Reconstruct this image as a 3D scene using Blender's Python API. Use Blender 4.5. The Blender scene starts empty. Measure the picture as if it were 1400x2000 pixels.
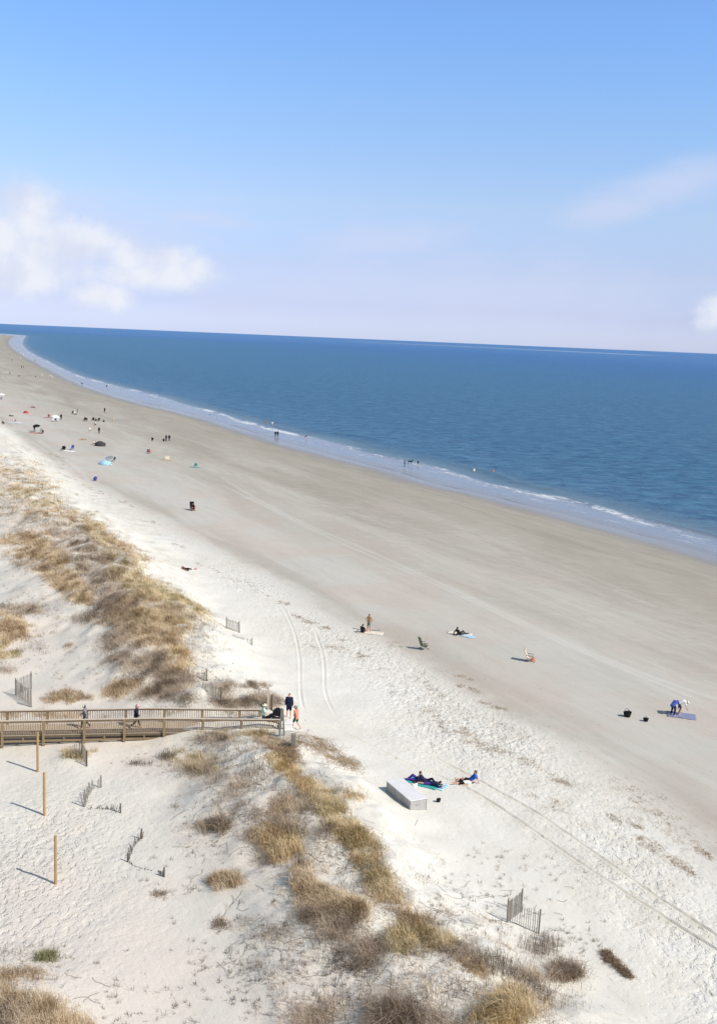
import bpy, bmesh, math, random
import numpy as np
from mathutils import Vector, Matrix
R = math.radians
random.seed(7)
rng = np.random.default_rng(11)
scene = bpy.context.scene
C = scene.collection

# ------------------------------------------------------------------ camera, sky, sun
CAMZ = 29.5
FOC = 2000.0                       # focal length in photo pixels (photo 1400x2000)
PITCH = R(9.62)
ROLL = R(2.41)
F = Vector((0, math.cos(PITCH), -math.sin(PITCH)))
R0 = Vector((1, 0, 0)); U0 = Vector((0, math.sin(PITCH), math.cos(PITCH)))
RV = math.cos(ROLL)*R0 + math.sin(ROLL)*U0
UV = -math.sin(ROLL)*R0 + math.cos(ROLL)*U0
cam_d = bpy.data.cameras.new('camera'); cam = bpy.data.objects.new('camera', cam_d); C.objects.link(cam)
m = Matrix((RV, UV, -F)).transposed().to_4x4(); m.translation = (0, 0, CAMZ)
cam.matrix_world = m
cam_d.sensor_fit = 'VERTICAL'; cam_d.sensor_height = 24; cam_d.lens = 24
cam_d.clip_start = 0.5; cam_d.clip_end = 90000
scene.camera = cam

SUN_DIR = Vector((0.632, -0.352, 0.69)).normalized()      # towards the sun (from the pole shadows)
SUN_EL = math.asin(SUN_DIR.z)
SUN_AZ = math.atan2(SUN_DIR.x, SUN_DIR.y)                 # clockwise from +Y
world = bpy.data.worlds.new('World'); scene.world = world; world.use_nodes = True
sun_d = bpy.data.lights.new('sun', 'SUN'); sun_d.energy = 3.8; sun_d.angle = R(0.53); sun_d.color = (1.0, 0.955, 0.89)
sun = bpy.data.objects.new('sun', sun_d); C.objects.link(sun)
sun.rotation_euler = SUN_DIR.to_track_quat('Z', 'Y').to_euler()
scene.view_settings.view_transform = 'Standard'; scene.view_settings.look = 'None'
scene.view_settings.gamma = 1; scene.view_settings.use_curve_mapping = False
scene.view_settings.exposure = 0.28
scene.cycles.max_bounces = 5; scene.cycles.diffuse_bounces = 3; scene.cycles.glossy_bounces = 2
scene.cycles.transparent_max_bounces = 4

def ray(px, py):
    px = np.asarray(px, float); py = np.asarray(py, float)
    f = np.array(F); r = np.array(RV); u = np.array(UV)
    d = f[None, :]*FOC + (px.reshape(-1, 1)-700)*r - (py.reshape(-1, 1)-1000)*u
    return d/np.linalg.norm(d, axis=1, keepdims=True)
def plane(px, py, z=0.0):
    d = ray(px, py); t = (z-CAMZ)/d[:, 2]
    return np.stack([d[:, 0]*t, d[:, 1]*t, np.full(len(d), z)], 1)
def poly(pts, z=0.0):
    a = np.array(pts, float); return plane(a[:, 0], a[:, 1], z)[:, :2]

# ---- node helper
class NT:
    def __init__(s, tree): s.t = tree; s.n = tree.nodes; s.l = tree.links
    def new(s, typ, **kw):
        n = s.n.new(typ)
        for k, v in kw.items(): setattr(n, k, v)
        return n
    def put(s, inp, v):
        if isinstance(v, bpy.types.NodeSocket): s.l.new(v, inp)
        elif isinstance(v, (tuple, list)):
            v = tuple(v); inp.default_value = v+(1.0,) if (len(v) == 3 and inp.type == 'RGBA') else v
        else: inp.default_value = v
    def math(s, op, a, b=0.0, c=0.0, clamp=False):
        n = s.new('ShaderNodeMath', operation=op, use_clamp=clamp); s.put(n.inputs[0], a); s.put(n.inputs[1], b)
        if op in ('MULTIPLY_ADD', 'SMOOTH_MIN', 'SMOOTH_MAX'): s.put(n.inputs[2], c)
        return n.outputs[0]
    def mix(s, f, a, b, blend='MIX'):
        n = s.new('ShaderNodeMix', data_type='RGBA', blend_type=blend); s.put(n.inputs[0], f); s.put(n.inputs[6], a); s.put(n.inputs[7], b)
        return n.outputs[2]
    def ramp(s, v, lo, hi, a=0.0, b=1.0, smooth=True):
        n = s.new('ShaderNodeMapRange', interpolation_type='SMOOTHSTEP' if smooth else 'LINEAR'); n.clamp = True
        for i, x in enumerate((v, lo, hi, a, b)): s.put(n.inputs[i], x)
        return n.outputs[0]
    def noise(s, vec, scale, detail=4, rough=0.55, dist=0.0, out=0):
        n = s.new('ShaderNodeTexNoise'); s.put(n.inputs['Vector'], vec); s.put(n.inputs['Scale'], scale); s.put(n.inputs['Detail'], detail)
        s.put(n.inputs['Roughness'], rough); s.put(n.inputs['Distortion'], dist); return n.outputs[out]
    def mapping(s, vec, rot=(0, 0, 0), scale=(1, 1, 1), loc=(0, 0, 0)):
        n = s.new('ShaderNodeMapping'); s.put(n.inputs[0], vec); n.inputs['Rotation'].default_value = rot
        n.inputs['Scale'].default_value = scale; n.inputs['Location'].default_value = loc; return n.outputs[0]
    def attr(s, name, out='Fac'):
        n = s.new('ShaderNodeAttribute', attribute_name=name); return n.outputs[out]
    def bump(s, h, strength, dist, normal=None):
        n = s.new('ShaderNodeBump'); s.put(n.inputs['Strength'], strength); s.put(n.inputs['Distance'], dist); s.put(n.inputs['Height'], h)
        if normal is not None: s.put(n.inputs['Normal'], normal)
        return n.outputs[0]

# ---- sky: Nishita, tinted by the thin marine haze low down, with far cumulus and cirrus
w = NT(world.node_tree); w.n.clear()
out = w.new('ShaderNodeOutputWorld'); bg = w.new('ShaderNodeBackground')
sky = w.new('ShaderNodeTexSky', sky_type='NISHITA'); sky.sun_disc = False
sky.sun_elevation = SUN_EL; sky.sun_rotation = SUN_AZ
sky.altitude = 0; sky.air_density = 1.0; sky.dust_density = 0.6; sky.ozone_density = 2.0
tc = w.new('ShaderNodeTexCoord'); sp = w.new('ShaderNodeSeparateXYZ'); w.put(sp.inputs[0], tc.outputs['Generated'])
X, Y, Z = sp.outputs
ysafe = w.math('MAXIMUM', Y, 0.02)
su = w.math('DIVIDE', X, ysafe); sv = w.math('DIVIDE', Z, ysafe)
front = w.ramp(Y, 0.1, 0.4)
cv = w.new('ShaderNodeCombineXYZ'); w.put(cv.inputs[0], su); w.put(cv.inputs[1], sv); CV = cv.outputs[0]
def skp(px, py):
    d = ray(px, py)[0]; return d[0]/d[1], d[2]/d[1]
def ell(px, py, rx, ry, soft=1.0, rot=0.0):
    u, v = skp(px, py); k = FOC*0.97
    a = w.math('SUBTRACT', su, u); b = w.math('SUBTRACT', sv, v)
    c, s_ = math.cos(rot), math.sin(rot)
    a2 = w.math('ADD', w.math('MULTIPLY', a, c), w.math('MULTIPLY', b, s_))
    b2 = w.math('SUBTRACT', w.math('MULTIPLY', b, c), w.math('MULTIPLY', a, s_))
    a2 = w.math('MULTIPLY', a2, k/rx); b2 = w.math('MULTIPLY', b2, k/ry)
    r2 = w.math('ADD', w.math('MULTIPLY', a2, a2), w.math('MULTIPLY', b2, b2))
    return w.math('SUBTRACT', 1.0, w.math('POWER', r2, 0.5))
def many(lst):
    o = None
    for e in lst:
        x = ell(*e); o = x if o is None else w.math('SMOOTH_MAX', o, x, 0.15)
    return o
puff = w.math('ADD', w.math('MULTIPLY', w.noise(CV, 26.0, 7, 0.6, 0.2), 0.75), w.math('MULTIPLY', w.noise(CV, 95.0, 5, 0.6, 0.2), 0.25))
puff2 = w.noise(w.mapping(CV, scale=(1, 2.2, 1), loc=(3, 1, 0)), 9.0, 5, 0.6)
cum = many([(60, 420, 75, 75), (0, 470, 80, 60), (110, 470, 110, 60), (185, 470, 70, 40), (255, 500, 50, 45), (330, 515, 75, 45), (385, 530, 60, 35),
            (300, 540, 140, 35), (195, 578, 85, 34), (1420, 615, 70, 42), (1385, 632, 40, 16), (20, 530, 190, 60)])
cumn = w.math('ADD', cum, w.math('MULTIPLY', w.math('SUBTRACT', puff, 0.5), 1.5))
veil = many([(120, 500, 420, 190), (1330, 350, 250, 60, 1, 0.28), (1190, 410, 120, 40, 1, 0.2), (760, 470, 190, 45, 1, 0.06), (380, 425, 160, 25, 1, -0.08), (20, 380, 150, 45), (900, 590, 900, 130)])
veiln = w.math('ADD', veil, w.math('MULTIPLY', w.math('SUBTRACT', puff2, 0.5), 1.3))
col = sky.outputs[0]
# marine haze: the low sky goes to a pale lilac
tr_ = w.new('ShaderNodeValToRGB'); w.put(tr_.inputs[0], sv); cr = tr_.color_ramp
TS = [(0.0, (1.20, 1.36, 2.25)), (0.03, (.862, .936, 1.607)), (0.068, (.96, .949, 1.339)), (0.124, (1.19, 1.14, 1.315)), (0.216, (1.146, 1.30, 1.533)), (0.292, (1.091, 1.363, 1.735))]
cr.elements[0].position = 0.0; cr.elements[1].position = 0.292
for q_, c_ in TS[1:-1]: cr.elements.new(q_)
for e_, (q_, c_) in zip(sorted(cr.elements, key=lambda e: e.position), TS): e_.color = (c_[0]/3, c_[1]/3, c_[2]/3, 1)
zen = w.mix(1.0, w.mix(1.0, col, tr_.outputs[0], 'MULTIPLY'), (3, 3, 3), 'MULTIPLY')
high = w.mix(1.0, col, (1.25, 1.15, 0.98), 'MULTIPLY')
base = w.mix(w.math('MAXIMUM', w.ramp(Z, 0.36, 0.7), w.ramp(Y, -0.1, 0.35, 1.0, 0.0)), zen, high)
SKYK = 1.0
base = w.mix(w.math('MULTIPLY', w.ramp(veiln, 0.0, 0.95), w.math('MULTIPLY', front, 0.62)), base, (5.3, 5.8, 7.5))
base = w.mix(w.math('MULTIPLY', w.ramp(cumn, -0.08, 0.72), w.math('MULTIPLY', front, 0.9)), base, w.mix(w.ramp(w.noise(w.mapping(CV, loc=(0.006, -0.008, 0)), 20.0, 5, 0.5), .36, .62), (5.9, 6.3, 7.5), (7.15, 7.35, 7.9)))  # inner shading of the billows is put into the cloud colour
w.put(bg.inputs['Color'], base); bg.inputs['Strength'].default_value = 0.1
w.l.new(bg.outputs[0], out.inputs[0])

# ------------------------------------------------------------------ noise in numpy
def _h(ix, iy, s):
    n = (ix.astype(np.int64)*374761393 + iy.astype(np.int64)*668265263 + s*1274126177) & 0xffffffff
    n = ((n ^ (n >> 13))*1274126177) & 0xffffffff
    return ((n ^ (n >> 16)) & 0xffff)/65535.0
def vn(x, y, s=0):
    ix = np.floor(x); iy = np.floor(y); fx = x-ix; fy = y-iy
    fx = fx*fx*fx*(fx*(fx*6-15)+10); fy = fy*fy*fy*(fy*(fy*6-15)+10)
    a = _h(ix, iy, s); b = _h(ix+1, iy, s); c = _h(ix, iy+1, s); d = _h(ix+1, iy+1, s)
    return (a*(1-fx)+b*fx)*(1-fy)+(c*(1-fx)+d*fx)*fy - 0.5
def fbm(x, y, s=0, o=4, g=0.5):
    r = 0; a = 1.0
    for i in range(o):
        r = r + a*vn(x, y, s+i*17); x = x*2.03+11.3; y = y*2.03+5.7; a *= g
    return r
def sstep(x, a, b):
    t = np.clip((x-a)/(b-a), 0, 1); return t*t*(3-2*t)
def seg_field(x, y, P, vals=None):
    """signed distance (+ on the left of the travel direction) to a polyline, with interpolated values"""
    best = np.full(x.shape, 1e18); sg = np.zeros(x.shape); vv = [np.zeros(x.shape) for _ in (vals or [])]
    for i in range(len(P)-1):
        ax, ay = P[i]; bx, by = P[i+1]; dx, dy = bx-ax, by-ay; L2 = dx*dx+dy*dy
        t = np.clip(((x-ax)*dx+(y-ay)*dy)/L2, 0, 1)
        d2 = (x-ax-t*dx)**2+(y-ay-t*dy)**2
        cr = dx*(y-ay)-dy*(x-ax)
        mk = d2 < best
        best = np.where(mk, d2, best); sg = np.where(mk, np.sign(cr), sg)
        for k, v in enumerate(vals or []): vv[k] = np.where(mk, v[i]+(v[i+1]-v[i])*t, vv[k])
    return (np.sqrt(best)*sg, *vv) if vals else np.sqrt(best)*sg
def smooth_poly(P, n=4):
    P = np.array(P); 
    for _ in range(2):
        Q = [P[0]]
        for i in range(len(P)-1):
            Q += [P[i]*.75+P[i+1]*.25, P[i]*.25+P[i+1]*.75]
        Q.append(P[-1]); P = np.array(Q)
    return P

# ------------------------------------------------------------------ shore geometry (world metres)
near = poly([(1400, 1085)])[0]
INNER = [near+(near-poly([(1200, 1030)])[0])*6] + list(poly([(1400, 1087), (1300, 1058), (1200, 1031), (1100, 1003), (1030, 988), (957, 968), (850, 946), (786, 924), (700, 903), (625, 882), (560, 866), (500, 846), (425, 823), (350, 803), (300, 792), (250, 779), (212, 769), (150, 745), (75, 707), (40, 688), (20, 672), (24, 661), (35, 654.5)]))
e = poly([(35, 654.5)])[0]; INNER += [e+np.array([-600, 60]), e+np.array([-6000, 300])]
near = poly([(1400, 1055)])[0]
OUTER = [near+(near-poly([(1200, 1003)])[0])*6] + list(poly([(1400, 1053), (1300, 1027), (1200, 1003), (1100, 975), (1050, 965), (1000, 953), (957, 946), (900, 928), (862, 915), (762, 895), (700, 880), (645, 862), (610, 855), (570, 848), (525, 838), (500, 830), (425, 807), (350, 787), (320, 776), (270, 765), (212, 750), (165, 738), (125, 722), (95, 706), (60, 690), (42, 672), (48, 660), (53, 653.5)]))
e = poly([(53, 653.5)])[0]; OUTER += [e+np.array([-600, 260]), e+np.array([-6000, 700])]
WR = poly([(1400, 1690), (1330, 1630), (1250, 1560), (1130, 1475), (1050, 1432), (960, 1392), (900, 1352), (820, 1303), (760, 1268), (650, 1218), (600, 1186), (540, 1140), (470, 1100), (380, 1060), (300, 1010), (240, 978), (160, 950), (90, 905), (40, 860), (0, 830), (-60, 790)], 1.4)
WR = [WR[0]+(WR[0]-WR[1])*4] + list(WR) + [WR[-1]+(WR[-1]-WR[-2])*25]
INNER = smooth_poly(INNER)[:, :2]; OUTER = smooth_poly(OUTER)[:, :2]; WR = smooth_poly(WR)[:, :2]
# dune ridge: photo pixel of the crest, height, half width landward / seaward
RD = [((1250, 2200), 2.0, 5, 5), ((1060, 2080), 2.0, 5, 5), ((930, 1950), 1.9, 6, 4.5), ((800, 1800), 1.7, 6.5, 4.5), ((690, 1640), 1.9, 6, 4), ((600, 1530), 1.9, 6, 3.6), ((520, 1440), 1.5, 6, 3.4),
      ((440, 1380), 0.7, 6, 4), ((370, 1300), 2.0, 6, 5), ((300, 1200), 3.0, 8, 5.5), ((230, 1110), 3.2, 11, 6), ((165, 1040), 3.0, 14, 7), ((90, 985), 2.6, 18, 7), ((30, 925), 2.8, 22, 8), ((-20, 880), 2.8, 25, 9), ((-90, 830), 2.8, 30, 10)]
RP = poly([r[0] for r in RD], 3.2); RP = np.vstack([RP, RP[-1]+(RP[-1]-RP[-2])*20])
RHt = [r[1] for r in RD]+[3]; RW1 = [r[2] for r in RD]+[40]; RW2 = [r[3] for r in RD]+[12]
MOUNDS = [(806, 1596, 0.16, 1.1), (770, 1578, .14, .9), (120, 1350, 0.35, 2.2), (20, 1985, 0.8, 4.0), (-40, 1230, 1.0, 5), (430, 1290, 0.5, 2.5), (500, 1370, .35, 2.5), (620, 1460, 0.35, 2.2), (150, 1480, .3, 1.6)]
MP = [(plane([a], [b], 1.8)[0], h, s) for a, b, h, s in MOUNDS]
LB = lambda px, py: plane([px], [py], 1.9)[0]
def macro(x, y, full=False):
    s = seg_field(x, y, INNER)
    z = np.where(s > 0, 1.6*(1-np.exp(-np.maximum(s, 0)/30.0)), np.maximum(s*0.05, -4))
    wr = seg_field(x, y, WR)
    rd, h, w1, w2 = seg_field(x, y, RP, [RHt, RW1, RW2])
    ww = np.where(rd > 0, w1, w2)
    rn = rd+1.6*fbm(x*0.18, y*0.18, 5, 3)
    g = np.exp(-(np.abs(rn)/ww)**2.4)
    hum = fbm(x*0.33, y*0.33, 21, 3)
    dm = np.exp(-(np.abs(rd)/(ww*1.25))**4)
    z = z + g*h*(1+0.25*hum) + dm*(0.42*fbm(x*0.36+3, y*0.36, 33, 3, 0.42)+0.1)*np.clip(h, 0, 1.2)
    back = sstep(rd, 0, 10)
    z = z + 0.22*back*fbm(x*0.12, y*0.12, 51, 3) + 0.12*sstep(wr, -2, 6)*fbm(x*0.2, y*0.2, 71, 3)
    for c, hh, sg in MP: z = z + hh*np.exp(-((x-c[0])**2+(y-c[1])**2)/(sg*sg))
    z = z + 0.05*sstep(s, 3, 30)*fbm(x*0.06, y*0.02, 91, 3)
    if full: return z, s, wr, rd, dm
    return z
_w = np.linspace(1/24.0, 1/6000.0, 640); _u = np.linspace(-0.72, 0.72, 640)
_GY = np.repeat(1/_w[:, None], 640, 1); _G = macro(_GY*_u[None, :], _GY)
def mac(x, y):
    x = np.asarray(x, float); y = np.asarray(y, float); ys = np.clip(y, 24.5, 5900)
    a = np.clip((1/ys-_w[0])/(_w[1]-_w[0]), 0, 638.999); b = np.clip((x/ys-_u[0])/(_u[1]-_u[0]), 0, 638.999)
    i = a.astype(int); j = b.astype(int); fa = a-i; fb = b-j
    return (_G[i, j]*(1-fb)+_G[i, j+1]*fb)*(1-fa)+(_G[i+1, j]*(1-fb)+_G[i+1, j+1]*fb)*fa
def hit(px, py):
    d = ray(px, py); t = (6.0-CAMZ)/d[:, 2]
    for _ in range(26):
        x = d[:, 0]*t; y = d[:, 1]*t; g = CAMZ+d[:, 2]*t-mac(x, y)
        t = t+g/(-d[:, 2]+0.12)
    x = d[:, 0]*t; y = d[:, 1]*t
    return np.stack([x, y, mac(x, y)], 1)
def at(px, py): return Vector(hit([px], [py])[0])

# ------------------------------------------------------------------ mesh helpers
def np_mesh(name, V, Q, attrs=None, tris=None, smooth=True):
    me = bpy.data.meshes.new(name)
    nq = len(Q); nt = 0 if tris is None else len(tris)
    me.vertices.add(len(V)); me.vertices.foreach_set('co', np.asarray(V, np.float32).ravel())
    loops = np.asarray(Q, np.int32).ravel() if nq else np.zeros(0, np.int32)
    starts = np.arange(nq, dtype=np.int32)*4
    if nt:
        loops = np.concatenate([loops, np.asarray(tris, np.int32).ravel()]); starts = np.concatenate([starts, nq*4+np.arange(nt, dtype=np.int32)*3])
    me.loops.add(len(loops)); me.loops.foreach_set('vertex_index', loops)
    me.polygons.add(nq+nt); me.polygons.foreach_set('loop_start', starts)
    me.update(calc_edges=True)
    if smooth: me.polygons.foreach_set('use_smooth', np.ones(nq+nt, bool))
    for k, a in (attrs or {}).items():
        at_ = me.attributes.new(k, 'FLOAT', 'POINT'); at_.data.foreach_set('value', np.asarray(a, np.float32))
    return me
def link(name, me, mat=None, parent=None):
    o = bpy.data.objects.new(name, me); C.objects.link(o)
    if mat is not None:
        for mm in (mat if isinstance(mat, (list, tuple)) else [mat]): me.materials.append(mm)
    if parent is not None: o.parent = parent
    return o
def tag(o, label=None, cat=None, group=None, kind=None):
    if label: o['label'] = label
    if cat: o['category'] = cat
    if group: o['group'] = group
    if kind: o['kind'] = kind
    return o
def empty(name, loc, rz=0.0):
    o = bpy.data.objects.new(name, None); C.objects.link(o); o.location = loc; o.rotation_euler = (0, 0, rz); o.empty_display_size = 0.2; return o
class MB:
    def __init__(s): s.bm = bmesh.new()
    def box(s, c, d, M=None):
        r = bmesh.ops.create_cube(s.bm, size=1.0)['verts']
        T = Matrix.Translation(c) @ (M.to_4x4() if M else Matrix.Identity(4)) @ Matrix.Diagonal((*d, 1))
        bmesh.ops.transform(s.bm, matrix=T, verts=r); return s
    def bar(s, a, b, wd, th=None, up=(0, 0, 1)):
        a = Vector(a); b = Vector(b); y = (b-a); L = y.length; y.normalize()
        up = Vector(up); x = y.cross(up)
        if x.length < 1e-4: x = Vector((1, 0, 0))
        x.normalize(); z = x.cross(y)
        M = Matrix((x, y, z)).transposed()
        return s.box((a+b)/2, (wd, L, th or wd), M)
    def tube(s, a, b, r1, r2=None, seg=8):
        a = Vector(a); b = Vector(b); d = b-a
        r = bmesh.ops.create_cone(s.bm, cap_ends=True, segments=seg, radius1=r1, radius2=r1 if r2 is None else r2, depth=d.length)['verts']
        q = d.to_track_quat('Z', 'Y').to_matrix().to_4x4()
        bmesh.ops.transform(s.bm, matrix=Matrix.Translation((a+b)/2) @ q, verts=r); return s
    def ball(s, c, r, sc=(1, 1, 1), seg=12, M=None):
        v = bmesh.ops.create_uvsphere(s.bm, u_segments=seg, v_segments=max(6, seg*2//3), radius=r)['verts']
        T = Matrix.Translation(c) @ (M.to_4x4() if M else Matrix.Identity(4)) @ Matrix.Diagonal((*sc, 1))
        bmesh.ops.transform(s.bm, matrix=T, verts=v); return s
    def cap(s, a, b, ra, rb, seg=12):
        s.tube(a, b, ra, rb, seg); s.ball(a, ra*1.0, seg=seg); s.ball(b, rb*1.0, seg=seg); return s
    def mesh(s, name, smooth=False, bevel=0):
        if bevel: bmesh.ops.bevel(s.bm, geom=s.bm.edges[:], offset=bevel, segments=1, affect='EDGES')
        me = bpy.data.meshes.new(name); s.bm.to_mesh(me); s.bm.free()
        if smooth: me.polygons.foreach_set('use_smooth', np.ones(len(me.polygons), bool))
        return me
    def build(s, name, mat, parent=None, smooth=False, bevel=0): return link(name, s.mesh(name, smooth, bevel), mat, parent)

# ------------------------------------------------------------------ materials
def pmat(name, col, rough=0.7, spec=0.3, var=0.12, scale=6.0, bump=0.0, attr=None):
    mt = bpy.data.materials.new(name); mt.use_nodes = True; t = NT(mt.node_tree); p = t.n['Principled BSDF']
    tcn = t.new('ShaderNodeTexCoord').outputs['Object']
    nz = t.noise(tcn, scale, 4, 0.6)
    dark = tuple(c*(1-var*1.6) for c in col); light = tuple(min(1, c*(1+var*1.6)) for c in col)
    cc = t.mix(nz, dark, light)
    t.put(p.inputs['Base Color'], cc); p.inputs['Roughness'].default_value = rough; p.inputs['Specular IOR Level'].default_value = spec
    if bump: t.put(p.inputs['Normal'], t.bump(nz, bump, 0.02))
    return mt
def wood(name, col, rough=0.85):
    mt = bpy.data.materials.new(name); mt.use_nodes = True; t = NT(mt.node_tree); p = t.n['Principled BSDF']
    g = t.new('ShaderNodeNewGeometry').outputs['Position']
    n1 = t.noise(t.mapping(g, scale=(3, 3, 3)), 2.0, 5, 0.65); n2 = t.noise(t.mapping(g, scale=(2, 30, 30)), 1.5, 3, 0.6)
    c1 = t.mix(n1, tuple(c*0.62 for c in col), tuple(c*1.3 for c in col)); c2 = t.mix(t.math('MULTIPLY', n2, 0.5), c1, tuple(c*0.6 for c in col))
    t.put(p.inputs['Base Color'], c2); p.inputs['Roughness'].default_value = rough; p.inputs['Specular IOR Level'].default_value = 0.2
    t.put(p.inputs['Normal'], t.bump(n2, 0.4, 0.01)); return mt

# ------------------------------------------------------------------ the beach
SH = math.atan2(157, -82)          # direction of the shoreline (towards the far end)
def fan(y0, y1, ny, ucore, ncore, umax, ntail):
    wv = np.linspace(1/y0, 1/y1, ny); ys = 1/wv
    uc = np.linspace(-ucore, ucore, ncore); k = np.arange(1, ntail+1)/ntail
    tl = ucore+(umax-ucore)*k**2.2
    us = np.concatenate([-tl[::-1], uc, tl])
    X_ = ys[:, None]*us[None, :]; Y_ = np.repeat(ys[:, None], len(us), 1)
    nx = len(us); i = np.arange(ny-1)[:, None]*nx+np.arange(nx-1)[None, :]
    Q = np.stack([i, i+1, i+nx+1, i+nx], -1).reshape(-1, 4)
    return X_.ravel(), Y_.ravel(), Q, nx
TR1 = [[(545, 1172), (562, 1200), (577, 1235), (586, 1280), (586, 1330), (588, 1372), (600, 1395)],
       [(605, 1212), (620, 1240), (631, 1275), (634, 1310), (633, 1345), (645, 1378), (660, 1402)],
       [(640, 1412), (720, 1450), (800, 1490), (880, 1518), (960, 1562), (1060, 1628), (1160, 1702), (1260, 1765), (1400, 1850), (1500, 1915)],
       [(700, 1405), (780, 1440), (860, 1478), (960, 1535), (1040, 1578), (1100, 1618), (1200, 1690), (1300, 1760), (1400, 1822), (1500, 1890)]]
TR2 = [[(430, 930), (500, 975), (620, 1035), (720, 1075), (860, 1140), (960, 1186), (1120, 1262), (1260, 1318), (1400, 1366), (1500, 1400)],
       [(430, 945), (520, 990), (640, 1050), (740, 1093), (880, 1155), (1000, 1212), (1160, 1285), (1300, 1340), (1400, 1385)],
       [(60, 862), (120, 905), (160, 945), (175, 985), (178, 1010)], [(75, 862), (140, 905), (185, 950), (203, 985), (205, 1020)]]
x, y, Q, nx = fan(29.0, 5200, 1000, 0.43, 1050, 2.6, 60)
z, s, wr, rd, dm = macro(x, y, True)
track = np.zeros_like(x)
def add_tracks(TR, wid, depth, z0):
    global z, track
    for pl in TR:
        P = smooth_poly(poly(pl, z0)); d = np.abs(seg_field(x, y, P))
        # fade at the ends
        fd = np.minimum(np.hypot(x-P[0][0], y-P[0][1]), np.hypot(x-P[-1][0], y-P[-1][1])); fd = sstep(fd, 0, 3)
        wob = 0.6+0.8*np.clip(fbm(x*0.25, y*0.25, 77, 2)+0.5, 0, 1)
        gr = np.exp(-(d/wid)**4); ed = np.exp(-((d-wid*1.5)/(wid*0.55))**2)
        z = z+depth*fd*wob*(-gr+0.8*ed); track = np.maximum(track, np.exp(-(d/(wid*1.6))**4)*fd*np.clip(wob, .5, 1))
fade = np.clip(90/np.maximum(y, 1), 0, 1)
add_tracks(TR1[:2], 0.12, 0.03, 1.62); add_tracks(TR1[2:], 0.09, 0.065, 1.62); add_tracks(TR2, 0.2, 0.012, 1.3)
TR3 = [[(1280, 1650), (1340, 1700), (1400, 1742)], [(720, 1392), (820, 1440), (930, 1495)]]
dry = sstep(wr+2.2*fbm(x*0.15, y*0.15, 8, 3), -2.0, 3.0)
foot = np.clip(fbm(x*1.1, y*1.1, 61, 2, 0.6), -0.5, 0.3)
foot2 = fbm(x*0.5, y*0.5, 67, 2)
path = sstep(fbm(x*0.05, y*0.03, 41, 2), -0.25, 0.2)
fp1 = fbm(x*2.3, y*1.9, 61, 2, 0.5); pit = -sstep(-fp1, 0.10, 0.34)+0.35*sstep(fp1, 0.12, 0.4)
busy = (0.35+0.5*sstep(fbm(x*0.09, y*0.05, 41, 2), -0.3, 0.3))*(1-0.85*sstep(wr+4*fbm(x*.1, y*.1, 47, 2), 5, 13))
_b = plane([70], [1640], 1.8)[0]; _c = plane([20], [1820], 1.8)[0]
hol = 0.55*np.exp(-(((x-_b[0])/5.5)**2+((y-_b[1])/8.0)**2))+0.35*np.exp(-(((x-_c[0])/5)**2+((y-_c[1])/6)**2))+0.10
busy = busy*(1-sstep(rd, -2, 4))+sstep(rd, -2, 4)*hol
busy *= 1-0.8*np.clip(track*1.6, 0, 1)
z = z+dry*(1-0.65*dm)*np.clip(100/np.maximum(y, 1), 0, 1)**2*(0.05*pit*busy+0.035*foot*busy+0.03*foot2)
rip = (1-dry)*sstep(s, 2, 12)*fade
z = z+rip*0.012*fbm(x*0.5, y*0.5, 88, 3)
vegm = dm
me = np_mesh('beach_sand', np.stack([x, y, z], 1), Q, {'shore': s, 'wrack': wr, 'dune': dm, 'ridge': rd, 'track': track, 'busy': busy})
sm = bpy.data.materials.new('sand'); sm.use_nodes = True; t = NT(sm.node_tree); p = t.n['Principled BSDF']
pos = t.new('ShaderNodeNewGeometry').outputs['Position']
al = t.mapping(t.mapping(pos, rot=(0, 0, -SH)), scale=(0.16, 1.0, 1.0))     # x runs along the shore
aS = t.attr('shore'); aW = t.attr('wrack'); aD = t.attr('dune'); aR = t.attr('ridge'); aT = t.attr('track')
nBig = t.noise(pos, 0.06, 5, 0.6); nMid = t.noise(pos, 0.5, 5, 0.65); nFine = t.noise(pos, 9.0, 4, 0.7)
st1 = t.noise(al, 0.12, 5, 0.6, 0.6); st2 = t.noise(al, 0.7, 4, 0.6, 0.4)
flat = t.mix(t.ramp(st1, 0.32, 0.68), (0.34, 0.302, 0.24), (0.45, 0.415, 0.35))
flat = t.mix(t.math('MULTIPLY', t.ramp(st2, 0.42, 0.7), 0.5), flat, (0.31, 0.282, 0.235))
flat = t.mix(t.math('MULTIPLY', t.ramp(t.noise(pos, 0.045, 3, 0.5), 0.5, 0.72), 0.5), flat, (0.43, 0.37, 0.315))
# towards the water the flat is damp and darker
flat = t.mix(t.math('MULTIPLY', t.ramp(t.noise(t.mapping(al, scale=(.9, 1, 1)), 1.6, 5, 0.75), 0.48, 0.70), 0.6), flat, (0.29, 0.262, 0.215))
flat = t.mix(t.math('MULTIPLY', t.ramp(t.noise(t.mapping(pos, rot=(0, 0, .2), scale=(.35, 1, 1)), 0.8, 4, 0.7), 0.5, 0.68), 0.3), flat, (0.52, 0.50, 0.45))
wetn = t.math('ADD', aS, t.math('MULTIPLY', t.math('SUBTRACT', st1, 0.5), 34.0))
damp = t.ramp(wetn, 4.0, 44.0, 1.0, 0.0)
flat = t.mix(t.math('MULTIPLY', damp, 0.85), flat, t.mix(t.ramp(st2, 0.3, 0.7), (0.275, 0.245, 0.195), (0.335, 0.30, 0.24)))
wr_n = t.math('ADD', aW, t.math('MULTIPLY', t.math('SUBTRACT', nMid, 0.5), 5.0))
paler = t.ramp(t.math('ADD', aW, t.math('MULTIPLY', t.math('SUBTRACT', st1, 0.5), 22.0)), -42.0, -3.0)
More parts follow.
